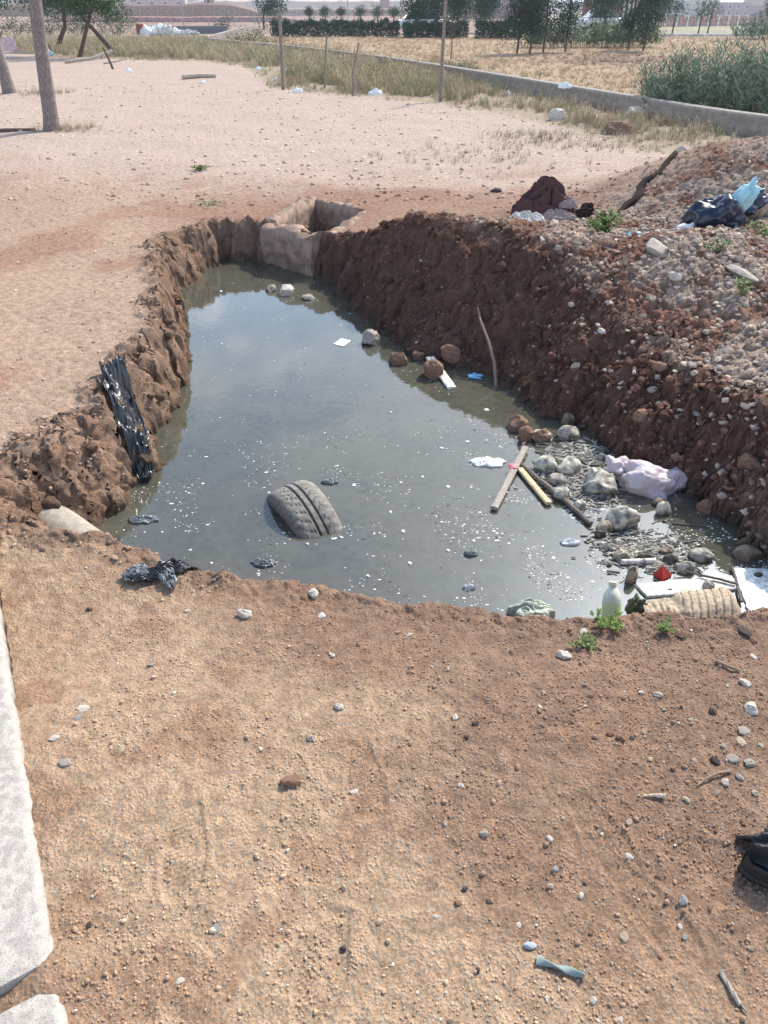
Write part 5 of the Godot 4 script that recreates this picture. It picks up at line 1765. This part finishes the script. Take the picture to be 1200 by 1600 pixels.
func build_background() -> void:
	var w := sweep_wall(smooth_path(LOW_WALL, 10), 0.16, 0.24, 0.045)
	var t := thing("low_wall", "long low concrete wall curving between the weeds and the field", "wall")
	part("wall_body", w[0], mats["wall_grey"], t)
	part("coping", w[1], mats["wall_cap"], t)
	w = sweep_wall(smooth_path([[-8.86, -45.2], [-9.3, -52.0], [-9.9, -60.0], [-10.4, -72.0]], 6), 0.16, 0.30, 0.05)
	t = thing("low_wall", "far arm of the low wall running away from its bend", "wall")
	part("wall_body", w[0], mats["wall_grey"], t)
	part("coping", w[1], mats["wall_cap"], t)
	w = sweep_wall([[-16.2, -62.5], [-13.5, -63.0], [-10.9, -63.6]], 0.2, 0.42, 0.06)
	t = thing("channel_wall", "short dark grey channel wall beside the white rubbish", "wall")
	part("wall_body", w[0], plain("slate", lin(0.14, 0.145, 0.165), 0.9), t)
	part("coping", w[1], mats["wall_grey"], t)
	one("red_post", block(0.5, 0.62, 0.5, 0.03, 0.01), plain("rust", lin(0.25, 0.07, 0.05), 0.8), "rust red block at the end of the channel wall", "post", Vector3(-16.65, -0.02, -62.4))

	# posts standing in the weeds
	for q in [[-2.31, -20.19, 1.50, 0.042, 0.02, 0.0, "pale square post, leftmost and thickest of the weed-strip posts"], [-1.37, -20.19, 1.06, 0.024, 0.10, 0.0, "thin dark stake, second from left in the weeds"], [-0.655, -18.67, 0.98, 0.022, 0.14, -0.05, "thin bowed stake, third from left in the weeds"], [1.144, -17.73, 1.72, 0.036, 0.03, 0.0, "tall pole at right before the low wall"]]:
		var top := Vector3(q[4], q[2], 0)
		var pl := one("fence_post", tube([Vector3(0, -0.1, 0), Vector3(q[4] * 0.3 + q[5], q[2] * 0.4, 0), Vector3(q[4] * 0.7 + q[5] * 0.5, q[2] * 0.75, 0), top], [q[3] * 1.1, q[3], q[3] * 0.95, q[3] * 0.85], 4 if q[3] > 0.04 else 7, 0.2), mats["post_wood"], q[6], "post", on(q[0], q[1], 0.0), "posts in the weed strip")

	# trees on the left
	tree("young_tree", "nearest bare slanting trunk at left with its crown above frame", "trees on the left", on(-5.15, -13.26, -0.05), [Vector3(0, 0, 0), Vector3(0.03, 0.25, 0), Vector3(0.09, 0.9, 0), Vector3(0.16, 1.75, 0), Vector3(0.22, 2.6, -0.05), Vector3(0.25, 3.2, -0.1)], 0.125, 0.07, [[Vector3(0.2, 3.9, -0.1), Vector3(1.2, 0.9, 1.2)], [Vector3(-0.5, 3.5, 0.2), Vector3(0.7, 0.5, 0.7)]], 2600, 0.09, Color(0.055, 0.085, 0.035), "bark_pale", 41)
	tree("young_tree", "second bare trunk cut by the left frame edge", "trees on the left", on(-8.28, -19.4, -0.05), [Vector3(0, 0, 0), Vector3(-0.02, 0.3, 0), Vector3(-0.06, 1.0, 0), Vector3(-0.14, 1.9, 0), Vector3(-0.18, 2.8, 0)], 0.15, 0.08, [[Vector3(-0.2, 3.4, -0.1), Vector3(1.5, 0.9, 1.4)], [Vector3(-0.9, 3.0, 0.2), Vector3(0.8, 0.6, 0.7)]], 2600, 0.10, Color(0.05, 0.08, 0.035), "bark_pale", 42)
	var dk := Color(0.045, 0.075, 0.038)
	tree("leaning_tree", "slim tree leaning left, crossing another trunk in the weeds", "trees on the left", on(-10.44, -35.3, -0.05), [Vector3(0, 0, 0), Vector3(-0.55, 0.6, 0), Vector3(-1.05, 1.2, 0), Vector3(-1.5, 1.8, 0), Vector3(-1.7, 2.5, 0)], 0.10, 0.05, [[Vector3(-2.0, 2.15, 0), Vector3(1.1, 0.75, 0.9)], [Vector3(-1.3, 2.5, 0.2), Vector3(0.8, 0.7, 0.8)]], 4200, 0.10, dk, "bark_dark", 43)
	tree("leaning_tree", "slim tree leaning right under the dense dark crown", "trees on the left", on(-11.4, -33.5, -0.05), [Vector3(0, 0, 0), Vector3(0.2, 0.4, 0), Vector3(0.5, 1.0, 0), Vector3(0.8, 1.6, 0), Vector3(0.85, 2.0, 0)], 0.08, 0.045, [[Vector3(0.75, 1.85, 0), Vector3(1.1, 0.6, 0.9)], [Vector3(1.5, 1.75, 0.2), Vector3(0.6, 0.5, 0.6)], [Vector3(0.2, 2.0, 0.2), Vector3(0.8, 0.6, 0.6)]], 6000, 0.09, Color(0.05, 0.09, 0.03), "bark_dark", 44)
	tree("leaning_tree", "curved thin tree just left of the leaning pair", "trees on the left", on(-14.0, -38.5, -0.05), [Vector3(0, 0, 0), Vector3(0.25, 0.5, 0), Vector3(0.55, 0.95, 0), Vector3(0.62, 1.5, 0), Vector3(0.55, 2.1, 0)], 0.11, 0.06, [[Vector3(0.5, 1.95, 0), Vector3(1.3, 0.65, 0.9)], [Vector3(-0.5, 2.1, 0), Vector3(1.0, 0.6, 0.8)]], 4600, 0.10, dk, "bark_dark", 45)
	tree("leaning_tree", "low dark tree whose crown fills the top left corner", "trees on the left", on(-11.9, -27.5, -0.05), [Vector3(0, 0, 0), Vector3(0.15, 0.5, 0), Vector3(0.1, 1.1, 0), Vector3(-0.1, 1.6, 0)], 0.08, 0.05, [[Vector3(-0.1, 1.75, 0), Vector3(0.9, 0.5, 0.8)], [Vector3(-0.9, 1.6, 0.1), Vector3(0.8, 0.5, 0.7)]], 4200, 0.085, dk, "bark_dark", 46)
	for q in [[-12.7, -34.5, -0.35, 0.95, "crooked dead stake left of the leaning pair"], [-8.3, -27.3, -0.22, 0.62, "dark dead stake beside the white log"], [-15.6, -36.0, 0.5, 0.8, "slanting dead stake behind the nearest trunk"]]:
		one("dead_stake", stick([Vector3.ZERO, Vector3(q[2] * 0.4, q[3] * 0.5, 0), Vector3(q[2], q[3], 0)], 0.035, 0.022, 7, 0.3), mats["bark_dark"], q[4], "stake", on(q[0], q[1], -0.04))
	one("white_log", stick([on(-10.75, -30.1, 0.05), on(-10.0, -30.6, 0.12), on(-9.35, -31.0, 0.32)], 0.055, 0.045, 8, 0.2), mats["log_pale"], "peeled pale log propped up at the edge of weeds", "log")
	one("pale_log", stick([on(-5.28, -23.2, 0.05), on(-4.9, -23.5, 0.06), on(-4.5, -23.7, 0.05)], 0.06, 0.05, 8, 0.25), mats["log_pale"], "short pale log on the bare ground before the weeds", "log")
	one("thin_branch", stick([on(-9.2, -29.3, 0.03), on(-8.8, -29.5, 0.09), on(-8.5, -29.8, 0.18)], 0.03, 0.02, 7, 0.2), mats["log_pale"], "thin pale branch below the propped white log", "branch")
	one("ground_branch", stick([on(-5.35, -13.15, 0.015), on(-5.7, -12.9, 0.03), on(-6.3, -12.55, 0.02)], 0.02, 0.03, 7, 0.3), mats["bark_dark"], "dark branch lying left of the nearest trunk's foot", "branch")

	# litter in the weeds
	var lit := [[-7.55, -26.3, 0.11, "white rag on bare earth below the white log"], [-3.75, -26.6, 0.10, "white litter in the weeds above the pale log"], [-1.93, -19.6, 0.11, "white bag at the foot of pale square post"], [-0.18, -19.1, 0.14, "white litter right of the bowed stake"], [-2.75, -22.6, 0.10, "white litter scrap left of pale square post"], [3.55, -17.3, 0.12, "white bag lying on the coping of low wall"], [2.65, -18.9, 0.10, "white scrap before the low wall, farther left"], [-4.5, -21.9, 0.08, "small white scrap below the pale log"], [2.9, -14.5, 0.2, "whitish rubble lump in the weeds near the wall"], [4.35, -14.9, 0.22, "large pale rubble lump against the low wall"], [3.5, -12.9, 0.22, "brown earth clod in the weeds at right"]]
	for k in lit.size():
		var q: Array = lit[k]
		one("litter", rock(800 + k, 3, Vector3(q[2], q[2] * 0.6, q[2] * 0.7), 10, 0.3) if "rubble" in q[3] or "brown" in q[3] else mound(800 + k, q[2], q[2] * 0.75, q[2] * 0.7, q[2] * 0.35, 1.1, 1.4), mats["stone2" if "brown" in q[3] else ("stone0" if "rubble" in q[3] else "white_film")], q[3], "litter", on(q[0], q[1], (q[2] * 0.2 if "rubble" in q[3] or "brown" in q[3] else 0.0) + (0.28 if "coping" in q[3] else 0.0)), "litter among the weeds")
	one("blue_litter", crumple(830, 3, Vector3(0.12, 0.13, 0.1), 0.4, 1.4), plain("pale_blue", lin(0.30, 0.50, 0.56), 0.5), "pale blue bag in the weeds between the leaning trees", "litter", on(-12.3, -33.0, 0.12))
	one("pink_litter", crumple(831, 3, Vector3(0.25, 0.3, 0.2), 0.4, 1.4), plain("pale_pink", lin(0.52, 0.36, 0.36), 0.6), "pinkish bag hanging in branches behind the nearest trunk", "litter", on(-13.7, -33.0, 0.35))
	for k in 6:
		var x: float = [-15.6, -15.0, -14.4, -13.8, -13.1, -12.6][k]
		var s: float = [0.42, 0.55, 0.50, 0.35, 0.30, 0.25][k]
		one("rubbish_heap", crumple(840 + k, 3, Vector3(s, s * 0.75, s * 0.7), 0.35, 1.3), mats["white_film" if k in [0, 1, 3] else ("cyan_film" if k == 2 and false else "sack_white")], ["leftmost white bag of the far rubbish heap", "tallest white bag of the far rubbish heap", "round pale sack right of the tallest rubbish bag", "fourth white bag of the far rubbish heap", "fifth, small pale sack of the far rubbish heap", "rightmost, smallest sack of the far rubbish heap"][k], "rubbish bag", Vector3(x, s * 0.2, -60.0 - 0.3 * (k % 2)), "white rubbish before the channel wall")

	# bushes, hedge and trees of the park
	bush("round_bush", "grey green bush left of the white rubbish heap", Vector3(-17.3, 0, -59.0), Vector3(1.2, 0.8, 0.9), 2200, 0.10, Color(0.09, 0.115, 0.06), 51)
	for q in [[-20.2, -60.0, 0.9, "low bush behind the leaning trees, farther left"], [-22.6, -61.0, 0.9, "leftmost low bush behind the leaning trees"], [-24.8, -61.5, 1.0, "low bush at the left frame edge"]]:
		bush("low_bush", q[3], Vector3(q[0], 0, q[1]), Vector3(1.3, 0.6, 0.8), 1200, 0.11, Color(0.08, 0.10, 0.055), int(-q[0] * 10))
	hedge("clipped_hedge", "long clipped dark hedge left of the tall pole", Vector3(-3.05, 0, -57.0), 8.0, 0.78, 0.9, 10000, 61)
	hedge("clipped_hedge", "middle piece of clipped dark hedge behind the tall pole", Vector3(3.1, 0, -55.0), 3.9, 0.74, 0.9, 5000, 62)
	hedge("clipped_hedge", "right piece of clipped dark hedge before the pink school", Vector3(7.2, 0, -53.5), 3.6, 0.85, 0.9, 5000, 63)
	bush("dark_bush", "small dark bush on the bend of the low wall", Vector3(-11.6, 0, -66.0), Vector3(0.8, 0.55, 0.6), 700, 0.11, Color(0.05, 0.07, 0.045), 64)
	bush("wall_bush", "dry green bush just behind the bend of low wall", Vector3(-7.2, 0, -48.5), Vector3(1.1, 0.4, 0.8), 1000, 0.10, Color(0.14, 0.15, 0.09), 65)
	var dg := Color(0.032, 0.062, 0.038)
	tree("park_tree", "dense dark tree with two trunks left of the hedge", "park trees", Vector3(-9.6, 0, -76.0), [Vector3(-0.4, 0, 0), Vector3(-0.4, 0.5, 0), Vector3(-0.35, 1.0, 0), Vector3(-0.2, 1.6, 0)], 0.09, 0.07, [[Vector3(0.1, 2.1, 0), Vector3(1.25, 1.35, 1.1)], [Vector3(0.75, 1.75, 0.2), Vector3(0.95, 0.9, 0.8)]], 3200, 0.15, dg, "bark_dark", 71)
	for q in [[2.1, -57.5, 0.95, "left one of the dark trees above the hedge"], [3.4, -59.0, 1.2, "tall middle one of the dark trees above the hedge"], [4.6, -57.0, 0.9, "right one of the dark trees above the hedge"]]:
		tree("park_tree", q[3], "park trees", Vector3(q[0], 0, q[1]), [Vector3(0, 0, 0), Vector3(0, 0.5, 0), Vector3(0, 1.2, 0)], 0.10, 0.06, [[Vector3(0, 1.75, 0), Vector3(q[2], 1.05, 0.9)], [Vector3(0.2, 2.6, 0), Vector3(q[2] * 0.75, 0.8, 0.7)]], 5000, 0.13, Color(0.035, 0.068, 0.035), "bark_dark", int(q[0] * 10) + 72)
	for q in [[7.2, -66.0, 0.95, 2.2], [11.0, -68.0, 0.9, 2.4], [15.9, -66.0, 1.2, 2.6], [22.5, -76.0, 1.4, 2.6]]:
		tree("park_tree", "%s dark tree standing before the pink school and red house" % ["first, leftmost", "second", "third", "fourth, rightmost"][[7.2, 11.0, 15.9, 22.5].find(q[0])], "park trees", Vector3(q[0], 0, q[1]), [Vector3(0, 0, 0), Vector3(0.05, 0.6, 0), Vector3(0, 1.3, 0)], 0.12, 0.07, [[Vector3(0, 1.9, 0), Vector3(q[2], 1.2, 1.1)], [Vector3(0.3, q[3], 0), Vector3(q[2] * 0.7, 0.9, 0.8)]], 5200, 0.16, Color(0.04, 0.072, 0.04), "bark_dark", int(q[0] * 7))
	bush("purple_bush", "deep purple bougainvillea bush before the school", Vector3(8.7, 0.4, -60.5), Vector3(0.75, 0.75, 0.6), 1100, 0.10, Color(0.075, 0.025, 0.10), 79)
	var fld := [[5.37, -36.3, 1.0, "leftmost of the three trees in the dry field"], [5.81, -35.8, 0.75, "middle one of the three trees in the dry field"], [6.5, -36.8, 1.0, "rightmost of the three trees in the dry field"], [7.6, -37.8, 0.9, "lone tree right of the three field trees"], [10.7, -39.5, 0.8, "left tree of the pair by the reed bed"], [11.05, -38.4, 0.75, "right tree of the pair by the reed bed"]]
	for k in fld.size():
		var q: Array = fld[k]
		tree("field_tree", q[3], "trees in the dry field", on(q[0], q[1], -0.03), [Vector3(0, 0, 0), Vector3(0.02, 0.35, 0), Vector3(0.03, 0.8, 0), Vector3(0.02, 1.5, 0), Vector3(0, 2.4, 0)], 0.045, 0.03, [[Vector3(0, 1.05, 0), Vector3(q[2] * 0.72, 0.55, 0.6)], [Vector3(0.05, 1.8, 0), Vector3(q[2] * 0.62, 0.75, 0.55)], [Vector3(-0.05, 2.6, 0), Vector3(q[2] * 0.42, 0.6, 0.4)]], 3800, 0.085, Color(0.034, 0.055, 0.040), "bark_dark", 90 + k)
	tree("sapling", "thin feathery sapling alone in the dry field", "trees in the dry field", on(2.41, -32.4, -0.02), [Vector3(0, 0, 0), Vector3(0.03, 0.4, 0), Vector3(0, 0.8, 0), Vector3(0.02, 1.3, 0)], 0.022, 0.012, [[Vector3(0.05, 0.85, 0), Vector3(0.36, 0.35, 0.3)], [Vector3(-0.03, 1.25, 0), Vector3(0.3, 0.3, 0.3)]], 420, 0.06, Color(0.09, 0.075, 0.06), "bark_dark", 99)
	for k in 9:
		var x: float = [-7.0, -5.4, -3.9, -2.2, -0.6, 0.9, 2.6, 4.0, 5.6][k]
		var r: float = [0.3, 0.42, 0.28, 0.45, 0.5, 0.35, 0.4, 0.62, 0.75][k]
		tree("clipped_tree", "%s small round clipped tree of the park row" % ["first, leftmost", "second", "third", "fourth", "fifth", "sixth", "seventh", "eighth", "ninth, rightmost"][k], "round clipped park trees", Vector3(x, 0, -86.0 + (k % 3)), [Vector3(0, 0, 0), Vector3(0, 0.4, 0), Vector3(0, 0.9, 0)], 0.06, 0.05, [[Vector3(0, 1.2, 0), Vector3(r * 1.1, r, r)]], 1300, 0.10, Color(0.055, 0.078, 0.042), "bark_dark", 110 + k)
	for k in 5:
		var q: Array = [[17.4, -58.0], [19.0, -60.0], [20.2, -58.5], [22.4, -63.0], [25.0, -60.0]][k]
		tree("street_tree", "%s slim street tree along the pink wall" % ["first, leftmost", "second", "third", "fourth", "fifth, rightmost"][k], "street trees by the pink wall", Vector3(q[0], 0, q[1]), [Vector3(0, 0, 0), Vector3(0.02, 0.5, 0), Vector3(0, 1.0, 0)], 0.05, 0.035, [[Vector3(0, 1.35, 0), Vector3(0.55, 0.5, 0.5)], [Vector3(0.1, 1.75, 0), Vector3(0.35, 0.3, 0.35)]], 520, 0.11, Color(0.075, 0.10, 0.06), "bark_dark", 130 + k)

	# park fence: posts and rails
	t = thing("park_fence", "long thin rail fence crossing behind the clipped trees", "fence", Vector3(-4.0, 0, -92.0))
	var bar := block(0.07, 1.25, 0.07)
	for k in 14:
		part("fence_bar", bar, mats["metal_grey"], t, Vector3(-13.0 + 2.0 * k, 0, 0))
	for h in [0.35, 1.05]:
		part("rail", block(26.2, 0.06, 0.05), mats["metal_grey"], t, Vector3(0, h, 0.065))
	for k in 6:
		var q: Array = [[-17.5, -80.0], [-13.4, -98.0], [-10.9, -80.0], [-3.2, -82.0], [1.5, -80.0], [9.0, -70.0]][k]
		t = thing("lamp_pole", "%s thin tall pole behind the field and hedge" % ["first, leftmost", "second", "third", "fourth", "fifth", "sixth, rightmost"][k], "pole", Vector3(q[0], -0.05, q[1]), 0.0, "thin tall poles")
		part("pole", stick([Vector3.ZERO, Vector3(0, 2.5, 0), Vector3(0, 5.0, 0)], 0.05, 0.035, 6, 0.0), mats["metal_grey"], t)
		part("pole_foot", block(0.22, 0.2, 0.22, 0.02), mats["concrete"], t)
	# far walls, bare earth banks and houses at the left
	t = thing("earth_bank", "long brown mud wall across the far left plain", "wall", Vector3(-52.0, 0, -175.0), 0.0)
	part("wall_body", bank(60.0, 2.0, 3.0, 5), mats["plaster_mud"], t)
	t = thing("earth_bank", "second brown mud wall farther right behind the park", "wall", Vector3(-8.0, 0, -190.0), 0.02)
	part("wall_body", bank(46.0, 1.3, 3.0, 6), mats["plaster_sand"], t)
	t = thing("earth_bank", "low rosy earth ledge before the mud wall", "wall", Vector3(-26.0, 0, -112.0), 0.03)
	part("wall_body", bank(34.0, 0.55, 2.0, 7), mats["plaster_rose"], t)
	building("far_house", "low sand coloured house on the far left horizon", -70.0, -290.0, 0, 16.0, 8.0, 4.2, 0.1, "plaster_sand", 4, 1, 1.2, 1.2, 1.4, 3.0)
	building("far_house", "small dark hut standing on the mud wall line", -33.5, -178.0, 0, 1.8, 1.8, 3.0, 0.0, "plaster_mud", 1, 1, 0.7, 0.8, 1.7, 3.0)
	building("far_house", "wide pale house behind the trees at far left", -105.0, -300.0, 0, 26.0, 9.0, 5.2, 0.0, "plaster_cream", 6, 1, 1.3, 1.3, 2.0, 3.0)
	building("water_tower", "tiny rosy tower on the horizon above the park", 0.2, -330.0, 0, 3.4, 3.4, 6.5, 0.0, "plaster_rose", 1, 1, 1.0, 1.2, 4.0, 3.0)
	for k in 3:
		var q: Array = [[-22.0, -420.0, 150.0, 4.5], [60.0, -520.0, 200.0, 4.0], [-170.0, -480.0, 220.0, 6.5]][k]
		var hl := struct("hill", bank(q[2], q[3], 60.0, 20 + k), mats["plaster_sand"], Vector3(q[0], -0.5, q[1]))
	# school, red house and the houses at the right
	building("school_building", "large pink school building behind the dark trees", 18.2, -152.0, 0, 13.6, 8.0, 9.5, -0.04, "plaster_pink", 5, 3, 1.25, 1.5, 1.2, 2.9)
	t = building("red_house", "dark red house with white striped bay at right", 30.2, -128.0, 0, 4.6, 6.0, 9.0, -0.1, "plaster_red", 2, 2, 1.0, 1.3, 1.6, 3.0)
	for k in 3:
		part("white_stripe", block(0.28, 8.6, 0.16), mats["plaster_white"], t, Vector3(2.65 + 0.62 * k, 0, 2.55))
	part("bay", block(1.9, 8.8, 5.0), mats["plaster_red"], t, Vector3(3.27, 0, -0.03))
	part("canopy", block(2.6, 0.18, 1.2), mats["metal_grey"], t, Vector3(-0.3, 3.9, 3.605))
	building("rose_house", "rosy house between the red house and street trees", 52.0, -195.0, -1.5, 8.0, 7.0, 6.5, -0.1, "plaster_rose", 4, 2, 0.7, 1.8, 1.2, 2.8)
	building("grey_house", "wide pale grey house block in the far right row", 137.0, -452.0, -5.3, 25.0, 12.0, 9.2, -0.1, "plaster_white", 8, 2, 1.2, 1.4, 2.0, 3.4)
	building("cream_house", "tall cream house rising over the far right row", 151.5, -438.0, -5.3, 11.3, 10.0, 13.0, -0.1, "plaster_cream", 4, 4, 1.2, 1.4, 1.4, 3.0)
	building("pink_house", "pink three storey house beside the cream house", 157.0, -418.0, -5.2, 14.6, 10.0, 8.0, -0.1, "plaster_rose", 4, 3, 1.2, 1.3, 1.0, 2.5)
	building("pink_house", "lower plain pink house at the right frame edge", 171.5, -421.0, -5.2, 12.5, 10.0, 6.7, -0.1, "plaster_rose", 2, 1, 1.2, 1.3, 3.4, 2.6)
	building("rear_house", "small sand house behind the right frame edge houses", 188.0, -462.0, -5.3, 14.0, 10.0, 9.6, -0.1, "plaster_sand", 4, 2, 1.2, 1.3, 2.0, 3.2)
	# pink boundary wall with pilasters
	t = thing("pink_wall", "pink boundary wall with white pilasters behind street trees", "wall", Vector3(34.0, -0.75, -98.0), deg_to_rad(38))
	part("wall_body", block(30.0, 1.45, 0.25), mats["plaster_pink"], t)
	for k in 16:
		part("pilaster", block(0.35, 1.55, 0.40), mats["plaster_white"], t, Vector3(-14.4 + 1.92 * k, 0, 0))
	t = thing("white_kerb", "long white kerb of the road at the right", "kerb", Vector3(19.3, -0.05, -58.5), 0.0)
	part("kerb_body", block(9.5, 0.17, 0.3, 0.02), mats["plaster_white"], t)
	# parked cars
	car(Vector3(2.9, 0, -62.5), 0.1, "white car parked behind the middle hedge piece", 1)
	car(Vector3(16.9, 0, -70.0), 0.2, "white car parked before the pink boundary wall", 2)

func bank(l: float, h: float, d: float, seed_: int) -> ArrayMesh:
	var rings := []
	var n := 40
	for k in n + 1:
		var x := (k / float(n) - 0.5) * l
		var e := minf(1.0, 8.0 * minf(k, n - k) / n + 0.15)
		var hh := h * e * (1.0 + 0.16 * noise_b.get_noise_2d(x * 0.12 + seed_, seed_))
		rings.append([Vector3(x, -0.6, d * 0.5), Vector3(x, hh * 0.85, d * 0.42), Vector3(x, hh, d * 0.25), Vector3(x, hh, -d * 0.25), Vector3(x, hh * 0.8, -d * 0.42), Vector3(x, -0.6, -d * 0.5)])
	return loft(rings, true, true, true)

func bush(called: String, label: String, at: Vector3, size: Vector3, n: int, leaf: float, c: Color, seed_: int) -> void:
	var t := thing(called, label, "bush", at)
	for k in 3:
		part("stem", stick([Vector3((k - 1) * 0.1, -0.05, 0), Vector3((k - 1) * size.x * 0.4, size.y, 0.05 * k)], 0.03, 0.015, 5, 0.2), mats["bark_dark"], t)
	part("foliage", crown_mesh([[Vector3(0, size.y * 0.85, 0), size], [Vector3(size.x * 0.45, size.y * 0.7, 0.1), size * 0.7], [Vector3(-size.x * 0.5, size.y * 0.65, 0.1), size * 0.65]], n, leaf, c, seed_), mats["leaf"], t)

func hedge(called: String, label: String, at: Vector3, l: float, h: float, d: float, n: int, seed_: int) -> void:
	var r := RandomNumberGenerator.new()
	r.seed = seed_
	var t := thing(called, label, "hedge", at)
	var v := PackedVector3Array()
	var col := PackedColorArray()
	for k in n:
		var p := Vector3(r.randf_range(-0.5, 0.5) * l, 0, r.randf_range(-0.5, 0.5) * d)
		p.y = h * (1.0 - pow(r.randf(), 1.6)) * (1.0 + 0.30 * noise_b.get_noise_2d(p.x * 1.1, seed_) + 0.12 * r.randfn() * r.randf())
		var along := Vector3(r.randfn(), r.randf_range(0.0, 1.2), r.randfn()).normalized()
		var g := r.randf_range(0.6, 1.4)
		add_leaf(v, col, p, along, along.cross(Vector3(r.randfn(), r.randfn(), r.randfn())).normalized(), 0.13, 0.07, Color(0.040 * g, 0.066 * g, 0.046 * g))
	part("foliage", leaves_mesh(v, col), mats["leaf"], t)
	for k in int(l / 1.2):
		part("stem", stick([Vector3(-l * 0.45 + k * 1.2, -0.05, 0), Vector3(-l * 0.45 + k * 1.2 + 0.1, h * 0.8, 0)], 0.03, 0.015, 5, 0.2), mats["bark_dark"], t)

func car(at: Vector3, turn: float, label: String, seed_: int) -> void:
	var t := thing("parked_car", label, "car", at, turn, "parked cars")
	var rings := []
	for q in [[-2.0, 0.35, 0.62], [-1.95, 0.30, 0.80], [-1.3, 0.28, 0.88], [0.9, 0.28, 0.88], [1.9, 0.30, 0.74], [2.0, 0.36, 0.60]]:
		rings.append([Vector3(q[0], q[1], 0.8), Vector3(q[0], q[2] - 0.06, 0.82), Vector3(q[0], q[2], 0.74), Vector3(q[0], q[2], -0.74), Vector3(q[0], q[2] - 0.06, -0.82), Vector3(q[0], q[1], -0.8)])
	part("body", loft(rings), mats["car_white"], t)
	rings = []
	for q in [[-1.6, 0.89, 0.70], [-1.1, 1.36, 0.60], [0.2, 1.42, 0.60], [0.95, 0.89, 0.70]]:
		rings.append([Vector3(q[0], 0.84, 0.72), Vector3(q[0], q[1], q[2]), Vector3(q[0], q[1], -q[2]), Vector3(q[0], 0.84, -0.72)])
	part("cabin", loft(rings), mats["pane"], t)
	part("roof", block(1.3, 0.05, 1.18, 0.02), mats["car_white"], t, Vector3(-0.45, 1.405, 0))
	for x in [-1.25, 1.25]:
		for z in [-0.78, 0.78]:
			var wring := []
			for q in [[-0.09, 0.26], [-0.08, 0.31], [0.08, 0.31], [0.09, 0.26]]:
				wring.append(ring_at(Vector3(0, 0, q[0]), Vector3(1, 0, 0), Vector3(0, 1, 0), q[1], q[1], 16))
			part("wheel", loft(wring), mats["tyre_black"], t, Vector3(x, 0.31, z))
